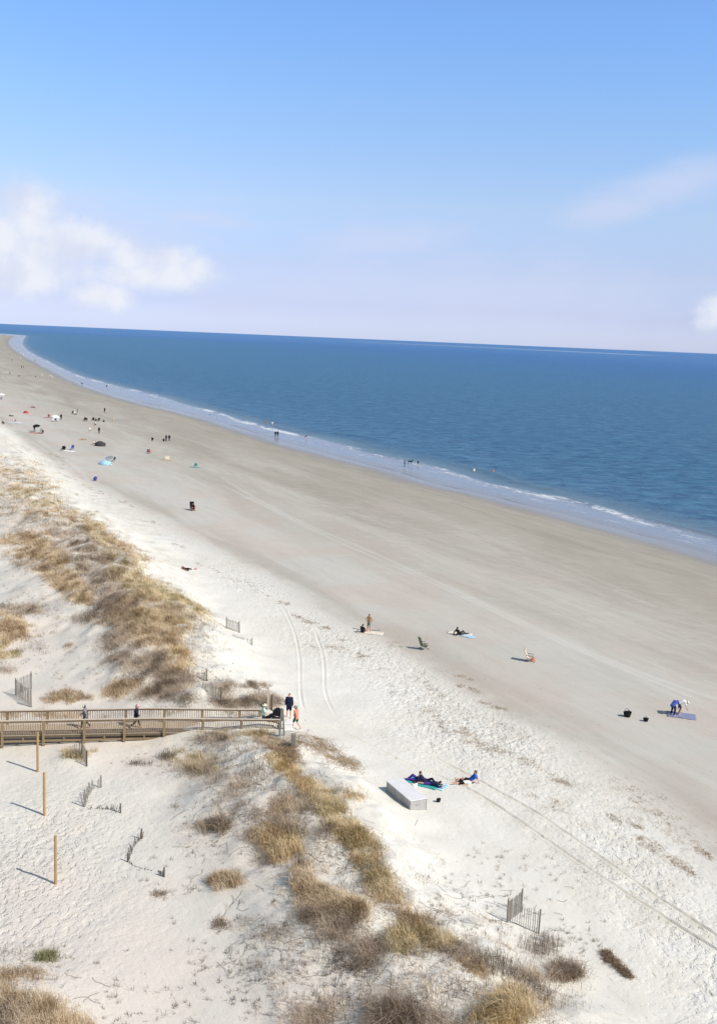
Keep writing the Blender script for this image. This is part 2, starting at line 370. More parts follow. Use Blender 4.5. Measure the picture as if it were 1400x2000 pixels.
flat = t.mix(t.math('MULTIPLY', paler, 0.8), flat, t.mix(t.ramp(t.noise(pos, 0.07, 4, 0.6), 0.42, 0.6), (0.525, 0.505, 0.45), (0.53, 0.465, 0.405)))
flat = t.mix(t.math('MULTIPLY', t.ramp(st2, 0.5, 0.75), 0.3), flat, (0.42, 0.38, 0.32))
# a damp tan strip just seaward of the wrack line
strip = t.math('MULTIPLY', t.ramp(wr_n, -9.0, -1.5), t.ramp(wr_n, -1.2, 0.6, 1.0, 0.0))
strip = t.math('MULTIPLY', strip, t.ramp(t.noise(al, 0.22, 3, 0.6), 0.38, 0.58))
flat = t.mix(t.math('MULTIPLY', strip, 0.6), flat, (0.34, 0.30, 0.24))
dryc = t.mix(t.ramp(nBig, 0.3, 0.7), (0.675, 0.638, 0.555), (0.72, 0.695, 0.63))
dryc = t.mix(t.math('MULTIPLY', t.ramp(nMid, 0.35, 0.75), 0.35), dryc, (0.575, 0.53, 0.45))
backc = t.mix(t.ramp(t.noise(pos, 0.11, 3, 0.5), 0.35, 0.65), (0.655, 0.59, 0.51), (0.635, 0.60, 0.53))
dryc = t.mix(t.ramp(aR, -1.0, 6.0), dryc, backc)
f = t.ramp(wr_n, -3.5, 3.0)
c = t.mix(f, flat, dryc)
# dead stems and seaweed crumbs: specks elongated along the shore
spk = t.noise(t.mapping(t.mapping(pos, rot=(0, 0, -SH+0.15)), scale=(1.2, 4.0, 1)), 1.3, 4, 0.75)
zone = t.math('MULTIPLY', t.ramp(aW, -9.0, 1.0), t.ramp(aW, 9.0, 16.0, 1.0, 0.15))
zone = t.math('MULTIPLY', zone, t.ramp(t.noise(al, 0.1, 3, 0.6), 0.4, 0.62))
c = t.mix(t.math('MULTIPLY', t.ramp(t.math('ADD', spk, t.math('MULTIPLY', zone, 0.055)), 0.635, 0.70), 0.62), c, (0.23, 0.185, 0.12))
c = t.mix(t.math('MULTIPLY', t.math('MULTIPLY', zone, t.ramp(nMid, 0.4, 0.7)), 0.35), c, (0.47, 0.43, 0.33))
# plant litter on the dune
lit = t.ramp(t.noise(pos, 1.7, 6, 0.72), 0.46, 0.66)
c = t.mix(t.math('MULTIPLY', t.math('MULTIPLY', lit, aD), 0.28), c, (0.44, 0.36, 0.27))
dt = t.math('MULTIPLY', t.ramp(t.noise(t.mapping(pos, scale=(1, .6, 1)), 4.5, 5, 0.8), 0.53, 0.66), t.ramp(t.noise(pos, 0.35, 3, .6), .38, .6))
c = t.mix(t.math('MULTIPLY', t.math('MULTIPLY', dt, aD), 0.6), c, (0.25, 0.19, 0.14))
c = t.mix(t.math('MULTIPLY', t.ramp(nFine, 0.3, 0.7), 0.12), c, (0.40, 0.37, 0.33))
c = t.mix(t.math('MULTIPLY', t.math('MULTIPLY', aT, t.math('SUBTRACT', 1.0, f)), 0.35), c, (0.58, 0.56, 0.51))
wet = t.ramp(t.math('ADD', aS, t.math('MULTIPLY', t.math('SUBTRACT', st1, 0.5), 10.0)), 0.5, 12.0, 1.0, 0.0)
c = t.mix(t.math('MULTIPLY', wet, 0.8), c, (0.225, 0.205, 0.18))
t.put(p.inputs['Base Color'], c)
t.put(p.inputs['Roughness'], t.ramp(wet, 0.0, 1.0, 0.9, 0.22, smooth=False)); t.put(p.inputs['Specular IOR Level'], t.ramp(wet, 0, 1, 0.12, 0.5, smooth=False))
vor = t.new('ShaderNodeTexVoronoi', feature='SMOOTH_F1'); t.put(vor.inputs['Vector'], t.mapping(pos, rot=(0, 0, 0.5), scale=(1, 0.7, 1))); vor.inputs['Scale'].default_value = 2.2
vor.inputs['Smoothness'].default_value = 0.6
pn = t.noise(t.mapping(pos, rot=(0, 0, 0.4), scale=(1, .8, 1)), 3.3, 2, 0.5)
fp = t.math('SUBTRACT', t.math('MULTIPLY', t.ramp(pn, .56, .70), .4), t.ramp(pn, 0.47, 0.36))
fp = t.math('ADD', fp, t.math('MULTIPLY', t.noise(pos, 8.0, 4, 0.7), 0.5))
dryw = t.math('MULTIPLY', t.ramp(wr_n, -2.5, 2.5), t.math('SUBTRACT', 1.0, t.math('MULTIPLY', aD, 0.5)))
# fewer footprints far back behind the ridge in the smooth hollows
dryw = t.math('MULTIPLY', dryw, t.attr('busy'))
b1 = t.bump(fp, t.math('MULTIPLY', dryw, 1.0), 0.075)
b2 = t.bump(t.noise(t.mapping(al, scale=(.6, 1, 1)), 2.6, 5, 0.75), 0.5, 0.06, b1)
t.put(p.inputs['Normal'], b2)
tag(link('beach_sand', me, sm), kind='structure')

# ------------------------------------------------------------------ the sea
x, y, Q, nx = fan(70.0, 60000, 900, 0.43, 560, 3.0, 40)
di = -seg_field(x, y, INNER); do = -seg_field(x, y, OUTER)
# the film's edge runs in tongues
al_ = (x*math.cos(SH)+y*math.sin(SH))
tong = 1.1*vn(al_*0.055, 0*x, 3)+0.6*vn(al_*0.17, 0*x, 4)
di2 = di+tong*np.clip(y/160, 0.6, 3)
f = di2/np.maximum(di2-do, 0.5)             # 0 at the film's inner edge, 1 at the breaker line
zz = np.where(f < 1, 0.012+0.05*np.clip(f, 0, 1), 0.06)
nn = fbm(al_*0.035, do*0.05, 13, 3)
crest = 0.38*np.exp(-((do-1.2)/1.1)**2)*np.clip(0.45+1.5*nn, 0, 1)
crest += 0.5*np.exp(-((do-7-4*vn(al_*0.02, 0*x, 15))/1.8)**2)*np.clip(0.1+1.6*fbm(al_*0.03, 0*x, 19, 2), 0, 1)
crest += 0.4*np.exp(-((do-15-5*vn(al_*0.015, 0*x, 16))/2.2)**2)*np.clip(0.0+1.6*fbm(al_*0.025, 0*x, 29, 2), 0, 1)
crest *= (y < 600)
sea_f = sstep(do, 0, 25)*np.clip(200/np.maximum(y, 1), 0, 1)**1.0
ca, sa = math.cos(0.18), math.sin(0.18)
xr = x*ca-y*sa; yr = x*sa+y*ca
zz = zz+crest+sea_f*(0.16*fbm(xr*0.11, yr*0.30, 44, 3)+0.06*fbm(xr*0.5, yr*0.9, 46, 2))
keep = (f[Q] > 0.0).any(1); Q = Q[keep]
used, inv = np.unique(Q, return_inverse=True); Q = inv.reshape(-1, 4)
me = np_mesh('sea', np.stack([x, y, zz], 1)[used], Q, {'film': f[used], 'off': do[used], 'inn': di2[used]})
sw = bpy.data.materials.new('sea_water'); sw.use_nodes = True; t = NT(sw.node_tree); p = t.n['Principled BSDF']
pos = t.new('ShaderNodeNewGeometry').outputs['Position']
aF = t.attr('film'); aO = t.attr('off'); aI = t.attr('inn')
al = t.mapping(t.mapping(pos, rot=(0, 0, -SH)), scale=(0.25, 1.0, 1.0))
wv_ = t.mapping(pos, rot=(0, 0, 0.18), scale=(0.32, 1.0, 1.0))
big = t.noise(t.mapping(pos, scale=(0.35, 1, 1)), 0.012, 4, 0.55); chop = t.noise(t.mapping(wv_, scale=(1.7, 1, 1)), 0.26, 6, 0.72)
deep = t.mix(t.ramp(big, 0.3, 0.7), (0.019, 0.104, 0.275), (0.030, 0.130, 0.305))
fine = t.noise(wv_, 0.75, 5, 0.75)
near_c = t.mix(t.ramp(t.math('ADD', t.math('MULTIPLY', chop, 0.5), t.math('MULTIPLY', fine, 0.5)), 0.40, 0.62), (0.012, 0.080, 0.178), (0.072, 0.212, 0.330))  # wave reflection contrast is put into the water colour, following the ripples
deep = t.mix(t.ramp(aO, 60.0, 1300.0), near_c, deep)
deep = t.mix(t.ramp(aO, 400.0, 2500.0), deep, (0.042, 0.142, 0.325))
shal = t.mix(t.ramp(aO, 0.0, 16.0), (0.11, 0.165, 0.20), deep)
film = t.mix(t.ramp(aF, 0.0, 0.5), (0.24, 0.225, 0.215), (0.23, 0.25, 0.29))
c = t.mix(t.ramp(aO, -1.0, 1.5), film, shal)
lace = t.noise(t.mapping(al, scale=(2.0, 1, 1)), 1.1, 6, 0.78, 0.8); pat = t.noise(al, 0.19, 4, 0.65)
band = t.math('MULTIPLY', t.ramp(aO, -7.0, -0.3), t.ramp(aO, 0.2, 1.6, 1.0, 0.0))
foam = t.math('ADD', t.math('MULTIPLY', band, 0.19), t.math('MULTIPLY', t.ramp(pat, 0.42, 0.66), 0.27))
fm = t.ramp(t.math('ADD', lace, foam), 0.78, 0.92)
fm = t.math('MULTIPLY', fm, band)
# weak lace within the film
lf = t.math('MULTIPLY', t.ramp(t.noise(al, 0.5, 6, 0.75, 1.0), 0.52, 0.66), t.math('MULTIPLY', t.ramp(aF, 0.12, 0.35), t.ramp(aO, -1.0, 0.5, 1.0, 0.0)))
fm = t.math('MAXIMUM', fm, t.math('MULTIPLY', lf, 0.5))
edge = t.math('MULTIPLY', t.ramp(aI, 0.0, 0.5), t.ramp(aI, 0.6, 1.6, 1.0, 0.0))
# rare whitecaps, and the far sandbar's breakers
cap = t.math('MULTIPLY', t.ramp(t.noise(wv_, 0.25, 4, 0.7), 0.705, 0.74), t.ramp(aO, 20.0, 60.0))
fm = t.math('MAXIMUM', fm, t.math('MULTIPLY', cap, 0.75))
spx = t.new('ShaderNodeSeparateXYZ'); t.put(spx.inputs[0], pos)
BARY = [tuple(plane([a], [b])[0][:2]) for a, b in ((380, 653.2), (700, 667.5), (1000, 681.2), (1280, 694.8))]
def barline(A, B, wid, amt):
    dx, dy = B[0]-A[0], B[1]-A[1]; L = math.hypot(dx, dy); nxv, nyv = -dy/L, dx/L
    dd = t.math('ADD', t.math('MULTIPLY', spx.outputs[0], nxv), t.math('MULTIPLY', spx.outputs[1], nyv))
    dd = t.math('ABSOLUTE', t.math('SUBTRACT', dd, A[0]*nxv+A[1]*nyv))
    aa = t.math('ADD', t.math('MULTIPLY', spx.outputs[0], dx/L), t.math('MULTIPLY', spx.outputs[1], dy/L))
    aa = t.math('SUBTRACT', aa, (A[0]*dx+A[1]*dy)/L)
    inside = t.math('MULTIPLY', t.ramp(aa, -60.0, 60.0), t.ramp(aa, L-60, L+60, 1.0, 0.0))
    return t.math('MULTIPLY', t.math('MULTIPLY', t.ramp(dd, wid*0.3, wid, 1.0, 0.0), inside), amt)
bar = barline(BARY[0], BARY[1], 190.0, 0.22)
bar = t.math('MAXIMUM', bar, barline(BARY[1], BARY[2], 330.0, 0.75)); bar = t.math('MAXIMUM', bar, barline(BARY[2], BARY[3], 330.0, 0.62))
bar = t.math('MULTIPLY', bar, t.ramp(t.noise(pos, 0.004, 3, 0.6), 0.3, 0.6, 0.5, 1.0))
fm = t.math('MAXIMUM', fm, bar)
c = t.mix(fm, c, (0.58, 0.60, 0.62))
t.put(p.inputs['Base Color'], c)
t.put(p.inputs['Roughness'], t.mix(fm, t.mix(t.ramp(aO, -3.0, 3.0), (0.24,)*3, (0.34,)*3), (0.8,)*3)); p.inputs['IOR'].default_value = 1.33
t.put(p.inputs['Specular IOR Level'], t.ramp(aO, 0.0, 60.0, 0.42, 0.13))
hh = t.math('ADD', chop, t.math('MULTIPLY', t.noise(wv_, 1.7, 4, 0.7), 0.35))
hh = t.math('ADD', hh, t.math('MULTIPLY', t.noise(wv_, 0.12, 3, 0.6), 1.2))
t.put(p.inputs['Normal'], t.bump(hh, t.ramp(aO, -1.0, 12.0, 0.08, 1.0), 1.9))
tag(link('sea', me, sw), kind='structure')

# ------------------------------------------------------------------ object materials
W_RAIL = wood('weathered_rail_wood', (0.31, 0.225, 0.15)); W_CAP = wood('pale_rail_cap_wood', (0.60, 0.51, 0.41)); W_DECK = wood('grey_deck_wood', (0.50, 0.41, 0.31))
W_POST = wood('olive_post_wood', (0.29, 0.215, 0.13)); W_POLE = wood('new_orange_pole_wood', (0.47, 0.30, 0.14)); W_GREY = wood('grey_driftwood', (0.25, 0.235, 0.21)); W_DARK = wood('dark_wood', (0.12, 0.1, 0.08))
W_FEN = wood('sand_fence_slats', (0.46, 0.42, 0.37)); W_FEND = wood('dark_fence_slats', (0.20, 0.18, 0.16)); W_UND = wood('shade_toned_stringer_wood', (0.15, 0.115, 0.08)); WIRE = pmat('wire', (0.1, 0.1, 0.1), 0.5)  # stringer wood darkened: shadow beneath the deck is put into its colour
def cloth(n, c): return pmat(n, c, 0.85, 0.15, 0.08, 14)
MAT = {}
for n, c in dict(black=(.012, .012, .015), navy=(.015, .02, .055), grey=(.2, .2, .22), dkgrey=(.05, .05, .055), white=(.78, .78, .76), purple=(.09, .04, .30), blue=(.03, .10, .48), coral=(.66, .22, .17), mint=(.50, .76, .66),
                 green=(.015, .10, .05), olive=(.14, .19, .10), red=(.40, .06, .06), royal=(.06, .09, .34), teal=(.05, .35, .36), tan=(.48, .36, .22), brown=(.12, .07, .04), pink=(.75, .35, .38), lightblue=(.32, .55, .66), orange=(.65, .22, .1), cream=(.72, .66, .5), sage=(.22, .27, .22), bluegrey=(.22, .30, .36), whiteblue=(.6, .68, .78), beige=(.58, .48, .38)).items():
    MAT[n] = cloth('cloth_'+n, c)
SKIN = {'light': pmat('skin_light', (.62, .36, .26), .55, .35, .05, 9), 'tanned': pmat('skin_tanned', (.42, .19, .10), .5, .35, .05, 9), 'dark': pmat('skin_dark', (.13, .06, .035), .5, .4, .05, 9)}
HAIR = {'dark': pmat('hair_dark', (.018, .012, .01), .5, .4), 'brown': pmat('hair_brown', (.09, .05, .025), .5, .4), 'blond': pmat('hair_blond', (.42, .30, .15), .5, .4), 'grey': pmat('hair_grey', (.4, .39, .38), .6, .3)}
EYE = pmat('eye', (.02, .02, .02), .2, .5)
METAL = pmat('metal_tube', (.45, .45, .46), .35, .6); PLAST = pmat('black_plastic', (.015, .015, .015), .45, .4); PLW = pmat('white_plastic', (.75, .75, .73), .45, .4)
BOXM = pmat('painted_board', (.38, .37, .365), .8, .2, .16, 1.6)

# ------------------------------------------------------------------ people
def V(*a): return Vector(a)
POSES = {}
def pose(name, pel, che, neck, head, sh, el, ha, hip, kn, an, toe, face): POSES[name] = dict(pel=V(*pel), che=V(*che), neck=V(*neck), head=V(*head), sh=[V(*v) for v in sh], el=[V(*v) for v in el], ha=[V(*v) for v in ha], hip=[V(*v) for v in hip], kn=[V(*v) for v in kn], an=[V(*v) for v in an], toe=[V(*v) for v in toe], face=V(*face).normalized())
def sy(x, y, z): return [(-x, y, z), (x, y, z)]
pose('stand', (0, 0, .94), (0, 0, 1.30), (0, .01, 1.47), (0, .03, 1.60), sy(.18, 0, 1.41), sy(.24, -.03, 1.13), sy(.25, .07, .89), sy(.09, 0, .9), sy(.11, .02, .49), [(-.12, 0, .07), (.13, .02, .07)], [(-.14, .14, .035), (.16, .16, .035)], (0, 1, -.05))
pose('walk', (0, 0, .92), (0, .03, 1.28), (0, .05, 1.45), (0, .08, 1.58), sy(.18, .03, 1.39), [(-.22, -.13, 1.14), (.22, .12, 1.13)], [(-.21, -.1, .9), (.2, .3, .95)], sy(.09, 0, .88), [(-.1, .18, .50), (.1, -.02, .48)], [(-.1, .26, .08), (.1, -.34, .16)], [(-.11, .41, .05), (.11, -.26, .05)], (0, 1, -.08))
pose('hips', (0, 0, .94), (0, -.01, 1.30), (0, .01, 1.47), (0, .05, 1.60), sy(.18, 0, 1.41), sy(.36, -.06, 1.17), sy(.17, .06, .98), sy(.09, 0, .9), sy(.12, .02, .49), sy(.15, 0, .07), sy(.18, .14, .035), (0, 1, -.3))
pose('sit', (0, 0, .11), (0, -.10, .46), (0, -.06, .63), (0, .0, .76), sy(.18, -.08, .57), sy(.26, .10, .38), sy(.16, .33, .38), sy(.09, .02, .12), sy(.15, .38, .40), sy(.12, .56, .07), sy(.13, .70, .04), (0, 1, -.1))
pose('lean', (0, 0, .11), (0, -.26, .38), (0, -.33, .53), (0, -.32, .67), sy(.18, -.30, .48), sy(.24, -.50, .27), sy(.22, -.58, .04), sy(.09, .02, .12), [(-.12, .42, .30), (.12, .45, .13)], [(-.12, .62, .07), (.13, .88, .07)], [(-.13, .75, .05), (.15, .92, .17)], (0, 1, -.1))
pose('chair', (0, 0, .34), (0, -.16, .70), (0, -.20, .87), (0, -.17, 1.0), sy(.18, -.18, .81), sy(.27, -.06, .58), sy(.25, .18, .56), sy(.09, .02, .34), sy(.13, .44, .44), sy(.12, .56, .08), sy(.13, .70, .04), (0, 1, -.1))
pose('bend', (0, -.12, .88), (0, .20, 1.07), (0, .36, 1.08), (0, .49, 1.02), sy(.18, .30, 1.06), sy(.21, .38, .79), sy(.12, .48, .56), sy(.09, -.10, .86), sy(.13, .06, .49), sy(.14, -.08, .07), sy(.15, .07, .035), (0, .75, -.66))
pose('crouch', (0, -.10, .38), (0, .10, .66), (0, .24, .78), (0, .36, .84), sy(.18, .20, .75), sy(.24, .34, .52), sy(.14, .50, .32), sy(.09, -.08, .38), sy(.17, .30, .44), sy(.13, .04, .08), sy(.15, .19, .035), (0, .9, -.4))
pose('lie', (0, 0, .12), (0, -.36, .14), (0, -.54, .15), (0, -.67, .17), sy(.18, -.47, .13), sy(.30, -.24, .08), sy(.26, .0, .07), sy(.09, .04, .12), [(-.11, .44, .14), (.12, .38, .34)], [(-.12, .86, .08), (.13, .62, .08)], [(-.15, .91, .18), (.14, .78, .05)], (0, .12, 1))
pose('prone', (0, 0, .12), (0, -.36, .14), (0, -.54, .18), (0, -.66, .24), sy(.18, -.45, .13), sy(.30, -.58, .08), sy(.12, -.78, .06), sy(.09, .04, .12), sy(.12, .46, .09), [(-.13, .86, .09), (.12, .80, .28)], [(-.13, .98, .05), (.12, .78, .42)], (0, -1, -.1))
def remesh(mb, vox, name):
    me = mb.mesh('tmp'); o = bpy.data.objects.new('tmp', me); C.objects.link(o)
    md = o.modifiers.new('r', 'REMESH'); md.mode = 'VOXEL'; md.voxel_size = vox; md.use_smooth_shade = True
    ms = o.modifiers.new('s', 'SMOOTH'); ms.factor = 0.5; ms.iterations = 3
    dg = bpy.context.evaluated_depsgraph_get(); dg.update(); r = bpy.data.meshes.new_from_object(o.evaluated_get(dg), depsgraph=dg); r.name = name
    bpy.data.objects.remove(o); bpy.data.meshes.remove(me); return r
def torso(mb, P, k=0.0, lo=0.0):
    a = P['pel'].lerp(P['che'], lo)
    for s_ in (-1, 1):
        mb.cap(a+V(s_*.055, 0, 0), P['che']+V(s_*.075, 0, 0), .095+k, .10+k, 16)
    mb.cap(P['sh'][0], P['sh'][1], .062+k, .062+k, 12)
def frame(P):
    f_ = P['face']; up = (P['head']-P['neck']).normalized(); up = (up-f_*up.dot(f_)).normalized(); return f_, up, f_.cross(up)
CACHE = {}
def part_mesh(pn, part):
    key = (pn, part)
    if key in CACHE: return CACHE[key]
    P = POSES[pn]; mb = MB(); f_, up, sd = frame(P); H = P['head']; RM = Matrix((sd, f_, up)).transposed()
    if part == 'body':
        torso(mb, P); mb.cap(P['che'], P['neck'], .09, .06)
        mb.cap(P['neck'], H-up*.03, .055, .06); mb.ball(H+up*.01, .1, (.78, .95, 1.12), 18, RM); mb.ball(H-up*.055+f_*.03, .062, (.85, .9, .8), 14, RM)
        mb.tube(H+f_*.085-up*.005, H+f_*.115-up*.025, .012, .018, 8); mb.ball(H+f_*.108-up*.025, .017, seg=8)
        for s_ in (-1, 1): mb.ball(H+sd*(s_*.082)-up*.005, .024, (.5, .8, 1.2), 8, RM)
        for i in (0, 1):
            mb.cap(P['sh'][i], P['el'][i], .05, .04); mb.cap(P['el'][i], P['ha'][i], .039, .026)
            d = (P['ha'][i]-P['el'][i]).normalized(); mb.cap(P['ha'][i], P['ha'][i]+d*.06, .028, .034)
            mb.cap(P['hip'][i], P['kn'][i], .088, .058, 14); mb.cap(P['kn'][i], P['kn'][i].lerp(P['an'][i], .35)+V(0, 0, 0), .057, .060, 12); mb.cap(P['kn'][i].lerp(P['an'][i], .35), P['an'][i], .060, .038, 12)
            mb.cap(P['an'][i]-V(0, 0, .02), P['toe'][i], .042, .034)
        me = remesh(mb, .013, 'person_body')
        bm = bmesh.new(); bm.from_mesh(me); m2 = MB(); m2.bm.free(); m2.bm = bm
        n0 = len(bm.faces)
        for i in (0, 1):           # five fingers, curled a little
            d = (P['ha'][i]-P['el'][i]).normalized(); sx = 1 if i else -1
            q = d.cross(V(0, 1, 0) if abs(d.y) < .9 else V(1, 0, 0)).normalized(); n = d.cross(q).normalized(); k0 = P['ha'][i]+d*.075
            for j, L in enumerate((.068, .078, .072, .055)):
                a = k0+n*((j-1.5)*.019); b = a+d*(L*.5)+q*.006; c_ = b+d*(L*.38)+q*.022
                m2.cap(a-d*.02, b, .0095, .0085, 6); m2.cap(b, c_, .0085, .007, 6)
            a = P['ha'][i]+d*.02-n*.028; b = a+d*.035-n*.022; m2.cap(a, b, .0115, .010, 6); m2.cap(b, b+d*.028+q*.008, .010, .008, 6)
        for f2 in list(bm.faces)[n0:]: f2.smooth = True
        n0 = len(bm.faces)
        for s_ in (-1, 1): m2.ball(H+sd*(s_*.032)+f_*.088+up*.012, .011, seg=8)
        m2.bar(H+f_*.094-up*.052-sd*.022, H+f_*.094-up*.052+sd*.022, .008)
        for f2 in list(bm.faces)[n0:]: f2.material_index = 1
        bm.to_mesh(me); bm.free(); me.materials.append(None); me.materials.append(None)
    elif part in ('tee', 'jacket', 'longshirt'):
        lo = -.22 if part != 'tee' else 0.02
        torso(mb, P, .022 if part == 'tee' else .026, lo); mb.cap(P['che'], P['neck']-up*.03, .11, .075)
        for i in (0, 1):
            e = P['sh'][i].lerp(P['el'][i], .62 if part == 'tee' else 1)
            mb.cap(P['sh'][i], e, .068, .062 if part == 'tee' else .056)
            if part != 'tee': mb.cap(P['el'][i], P['el'][i].lerp(P['ha'][i], .85), .056, .046)
        me = remesh(mb, .018, 'top')
    elif part in ('shorts', 'trousers'):
        for s_ in (-1, 1): mb.cap(P['pel'].lerp(P['che'], .12)+V(s_*.055, 0, 0), P['hip'][(s_+1)//2], .108, .108, 14)
        for i in (0, 1):
            if part == 'shorts': mb.cap(P['hip'][i], P['hip'][i].lerp(P['kn'][i], .72), .107, .092, 14)
            else: mb.cap(P['hip'][i], P['kn'][i], .105, .078, 14); mb.cap(P['kn'][i], P['kn'][i].lerp(P['an'][i], .93), .078, .060, 12)
        me = remesh(mb, .018, 'legwear')
    elif part == 'swim':
        for s_ in (-1, 1): mb.cap(P['pel']+V(s_*.05, 0, 0), P['hip'][(s_+1)//2], .103, .104, 14)
        me = remesh(mb, .018, 'swimwear')
    elif part == 'hair':
        mb.ball(H+up*.03-f_*.02, .1, (.86, 1.0, 1.08), 16, RM); mb.ball(H-f_*.05-up*.03, .075, (.9, .8, 1.2), 12, RM); me = remesh(mb, .014, 'hair')
    elif part == 'longhair':
        mb.ball(H+up*.03-f_*.02, .1, (.88, 1.0, 1.08), 16, RM); mb.cap(H-f_*.06, H-f_*.075-up*.2, .075, .055); me = remesh(mb, .014, 'hair')
    elif part == 'hat':
        mb.tube(H+up*.045, H+up*.062, .19, .185, 24); mb.tube(H+up*.055, H+up*.15, .105, .085, 20); mb.ball(H+up*.145, .085, (1, 1, .35), 16, RM); me = remesh(mb, .011, 'hat')
    elif part == 'cap':
        mb.ball(H+up*.045, .104, (.86, 1.0, .85), 16, RM); mb.bar(H+up*.05+f_*.06, H+up*.035+f_*.19, .13, .02, up); me = remesh(mb, .011, 'cap')
    if part != 'body': me.materials.append(None)
    CACHE[key] = me; return me
def setm(o, mats):
    for sl, m_ in zip(o.material_slots, mats): sl.link = 'OBJECT'; sl.material = m_
def person(px, py, pn, deg, skin, label, group=None, size=1.0, zoff=0.0, z=None, at_=None, hair='dark', **wear):
    """deg: the way the person faces, 0 = away from the camera, 90 = to the photo's left"""
    L = at_ or at(px, py)
    if z is not None: L = Vector((L.x, L.y, z))
    o = bpy.data.objects.new('person', part_mesh(pn, 'body')); C.objects.link(o); setm(o, [SKIN[skin], EYE])
    o.location = L+V(0, 0, zoff); o.rotation_euler = (0, 0, R(deg)); o.scale = (size,)*3
    for k, v in wear.items():
        c = bpy.data.objects.new({'tee': 't_shirt', 'longshirt': 'long_shirt', 'swim': 'swimwear'}.get(k, k), part_mesh(pn, k)); C.objects.link(c); setm(c, [MAT[v]]); c.parent = o
    if 'hat' not in wear or True:
        if hair:
            hk = 'longhair' if hair.startswith('long') else 'hair'; hc = hair.replace('long', '')
            c = bpy.data.objects.new('hair', part_mesh(pn, hk)); C.objects.link(c); setm(c, [HAIR[hc]]); c.parent = o
    tag(o, label, 'person', group); return o

# ------------------------------------------------------------------ beach gear
def sub(name, me, mat, par): 
    o = bpy.data.objects.new(name, me); C.objects.link(o); o.parent = par
    if not me.materials: me.materials.append(None)
    setm(o, [mat]); return o
def beach_chair(px, py, deg, fab, frm, label, group='folding chairs on the beach', size=1.0, big=False):
    r = empty('beach_chair', at(px, py), R(deg)); r.scale = (size,)*3; k = 1.35 if big else 1.0
    if ('chair', k) not in CACHE:
        m = MB()
        for s_ in (-.29, .29):
            m.tube((s_, .32*k, .02), (s_, -.22, .30*k), .016); m.tube((s_, -.30*k, .02), (s_, .28, .28*k), .016); m.tube((s_, .26, .28*k), (s_, -.20, .24*k), .016)
            m.tube((s_, -.18, .22*k), (s_, -.52, .86*k), .016); m.bar((s_*1.08, .24, .46*k), (s_*1.08, -.32, .48*k), .06, .025); m.tube((s_, .24, .27*k), (s_, .22, .46*k), .013)
        m.tube((-.29, -.52, .86*k), (.29, -.52, .86*k), .016); m.tube((-.29, .28, .28*k), (.29, .28, .28*k), .016); m.tube((-.29, .32*k, .02), (.29, .32*k, .02), .014); m.tube((-.29, -.30*k, .02), (.29, -.30*k, .02), .014)
        a = m.mesh('frame', True)
        m = MB(); m.bar((0, .27, .27*k), (0, .04, .22*k), .56, .012); m.bar((0, .04, .22*k), (0, -.20, .24*k), .56, .012); b = m.mesh('seat')
        m = MB(); m.bar((0, -.19, .25*k), (0, -.36, .53*k), .56, .012, (0, 1, .5)); m.bar((0, -.36, .53*k), (0, -.51, .84*k), .56, .012, (0, 1, .5)); m.tube((-.2, -.47, .84*k), (.2, -.47, .84*k), .05, .05, 10); c = m.mesh('backrest')
        CACHE[('chair', k)] = (a, b, c)
    a, b, c = CACHE[('chair', k)]
    sub('frame', a, frm, r); sub('seat', b, fab, r); sub('backrest', c, fab, r)
    return tag(r, label, 'beach chair', group)
def towel(px, py, deg, mat, label, wd=.95, ln=1.8, cat='towel', name='beach_towel', group=None):
    L = at(px, py); n = 18; ca_, sa_ = math.cos(R(deg)), math.sin(R(deg))
    ph = random.random()*9
    a = np.linspace(-.5, .5, n); gx, gy = np.meshgrid(a*wd, a*ln)
    gx2 = gx+0.03*np.sin(gy*4+ph); wx = L.x+gx2*ca_-gy*sa_; wy = L.y+gx2*sa_+gy*ca_
    h = mac(wx.ravel(), wy.ravel())-L.z+0.028+0.018*(1+np.sin(gx.ravel()*9+ph))*np.abs(np.sin(gy.ravel()*5+ph*2))
    Vt = np.stack([gx2.ravel(), gy.ravel(), h], 1); i = np.arange(n-1)[:, None]*n+np.arange(n-1)[None, :]
    Qs = np.stack([i, i+1, i+n+1, i+n], -1).reshape(-1, 4); me = np_mesh(name, Vt, Qs)
    o = link(name, me, mat); o.location = L; o.rotation_euler = (0, 0, R(deg)); md = o.modifiers.new('thick', 'SOLIDIFY'); md.thickness = .012
    return tag(o, label, cat, group)
def striped(name, a, b, sc):
    mt = bpy.data.materials.new(name); mt.use_nodes = True; t = NT(mt.node_tree); p = t.n['Principled BSDF']
    wv = t.new('ShaderNodeTexWave'); t.put(wv.inputs['Vector'], t.new('ShaderNodeTexCoord').outputs['Object']); wv.inputs['Scale'].default_value = sc
    t.put(p.inputs['Base Color'], t.mix(t.ramp(wv.outputs[1], .4, .6), a, b)); p.inputs['Roughness'].default_value = .9; return mt
STR_BLUE = striped('towel_blue_stripes', (.12, .38, .62), (.55, .72, .8), 1.1); STR_BEIGE = striped('towel_beige_stripes', (.62, .52, .40), (.75, .70, .60), 1.0); STR_NAVY = striped('towel_navy_pattern', (.03, .04, .16), (.35, .40, .52), 2.2)
def cooler(px, py, deg, body, lid, label, size=1.0, cat='cooler'):
    r = empty('cooler', at(px, py), R(deg)); r.scale = (size,)*3
    MB().box((0, 0, .19), (.62, .36, .36)).build('body', body, r, bevel=.02); MB().box((0, 0, .405), (.65, .39, .07)).build('lid', lid, r, bevel=.015)
    for s_ in (-1, 1): MB().tube((s_*.33, -.1, .30), (s_*.33, .1, .30), .012).bar((s_*.32, -.1, .30), (s_*.34, -.1, .26), .02).bar((s_*.32, .1, .30), (s_*.34, .1, .26), .02).build('handle', PLAST, r)
    return tag(r, label, cat)
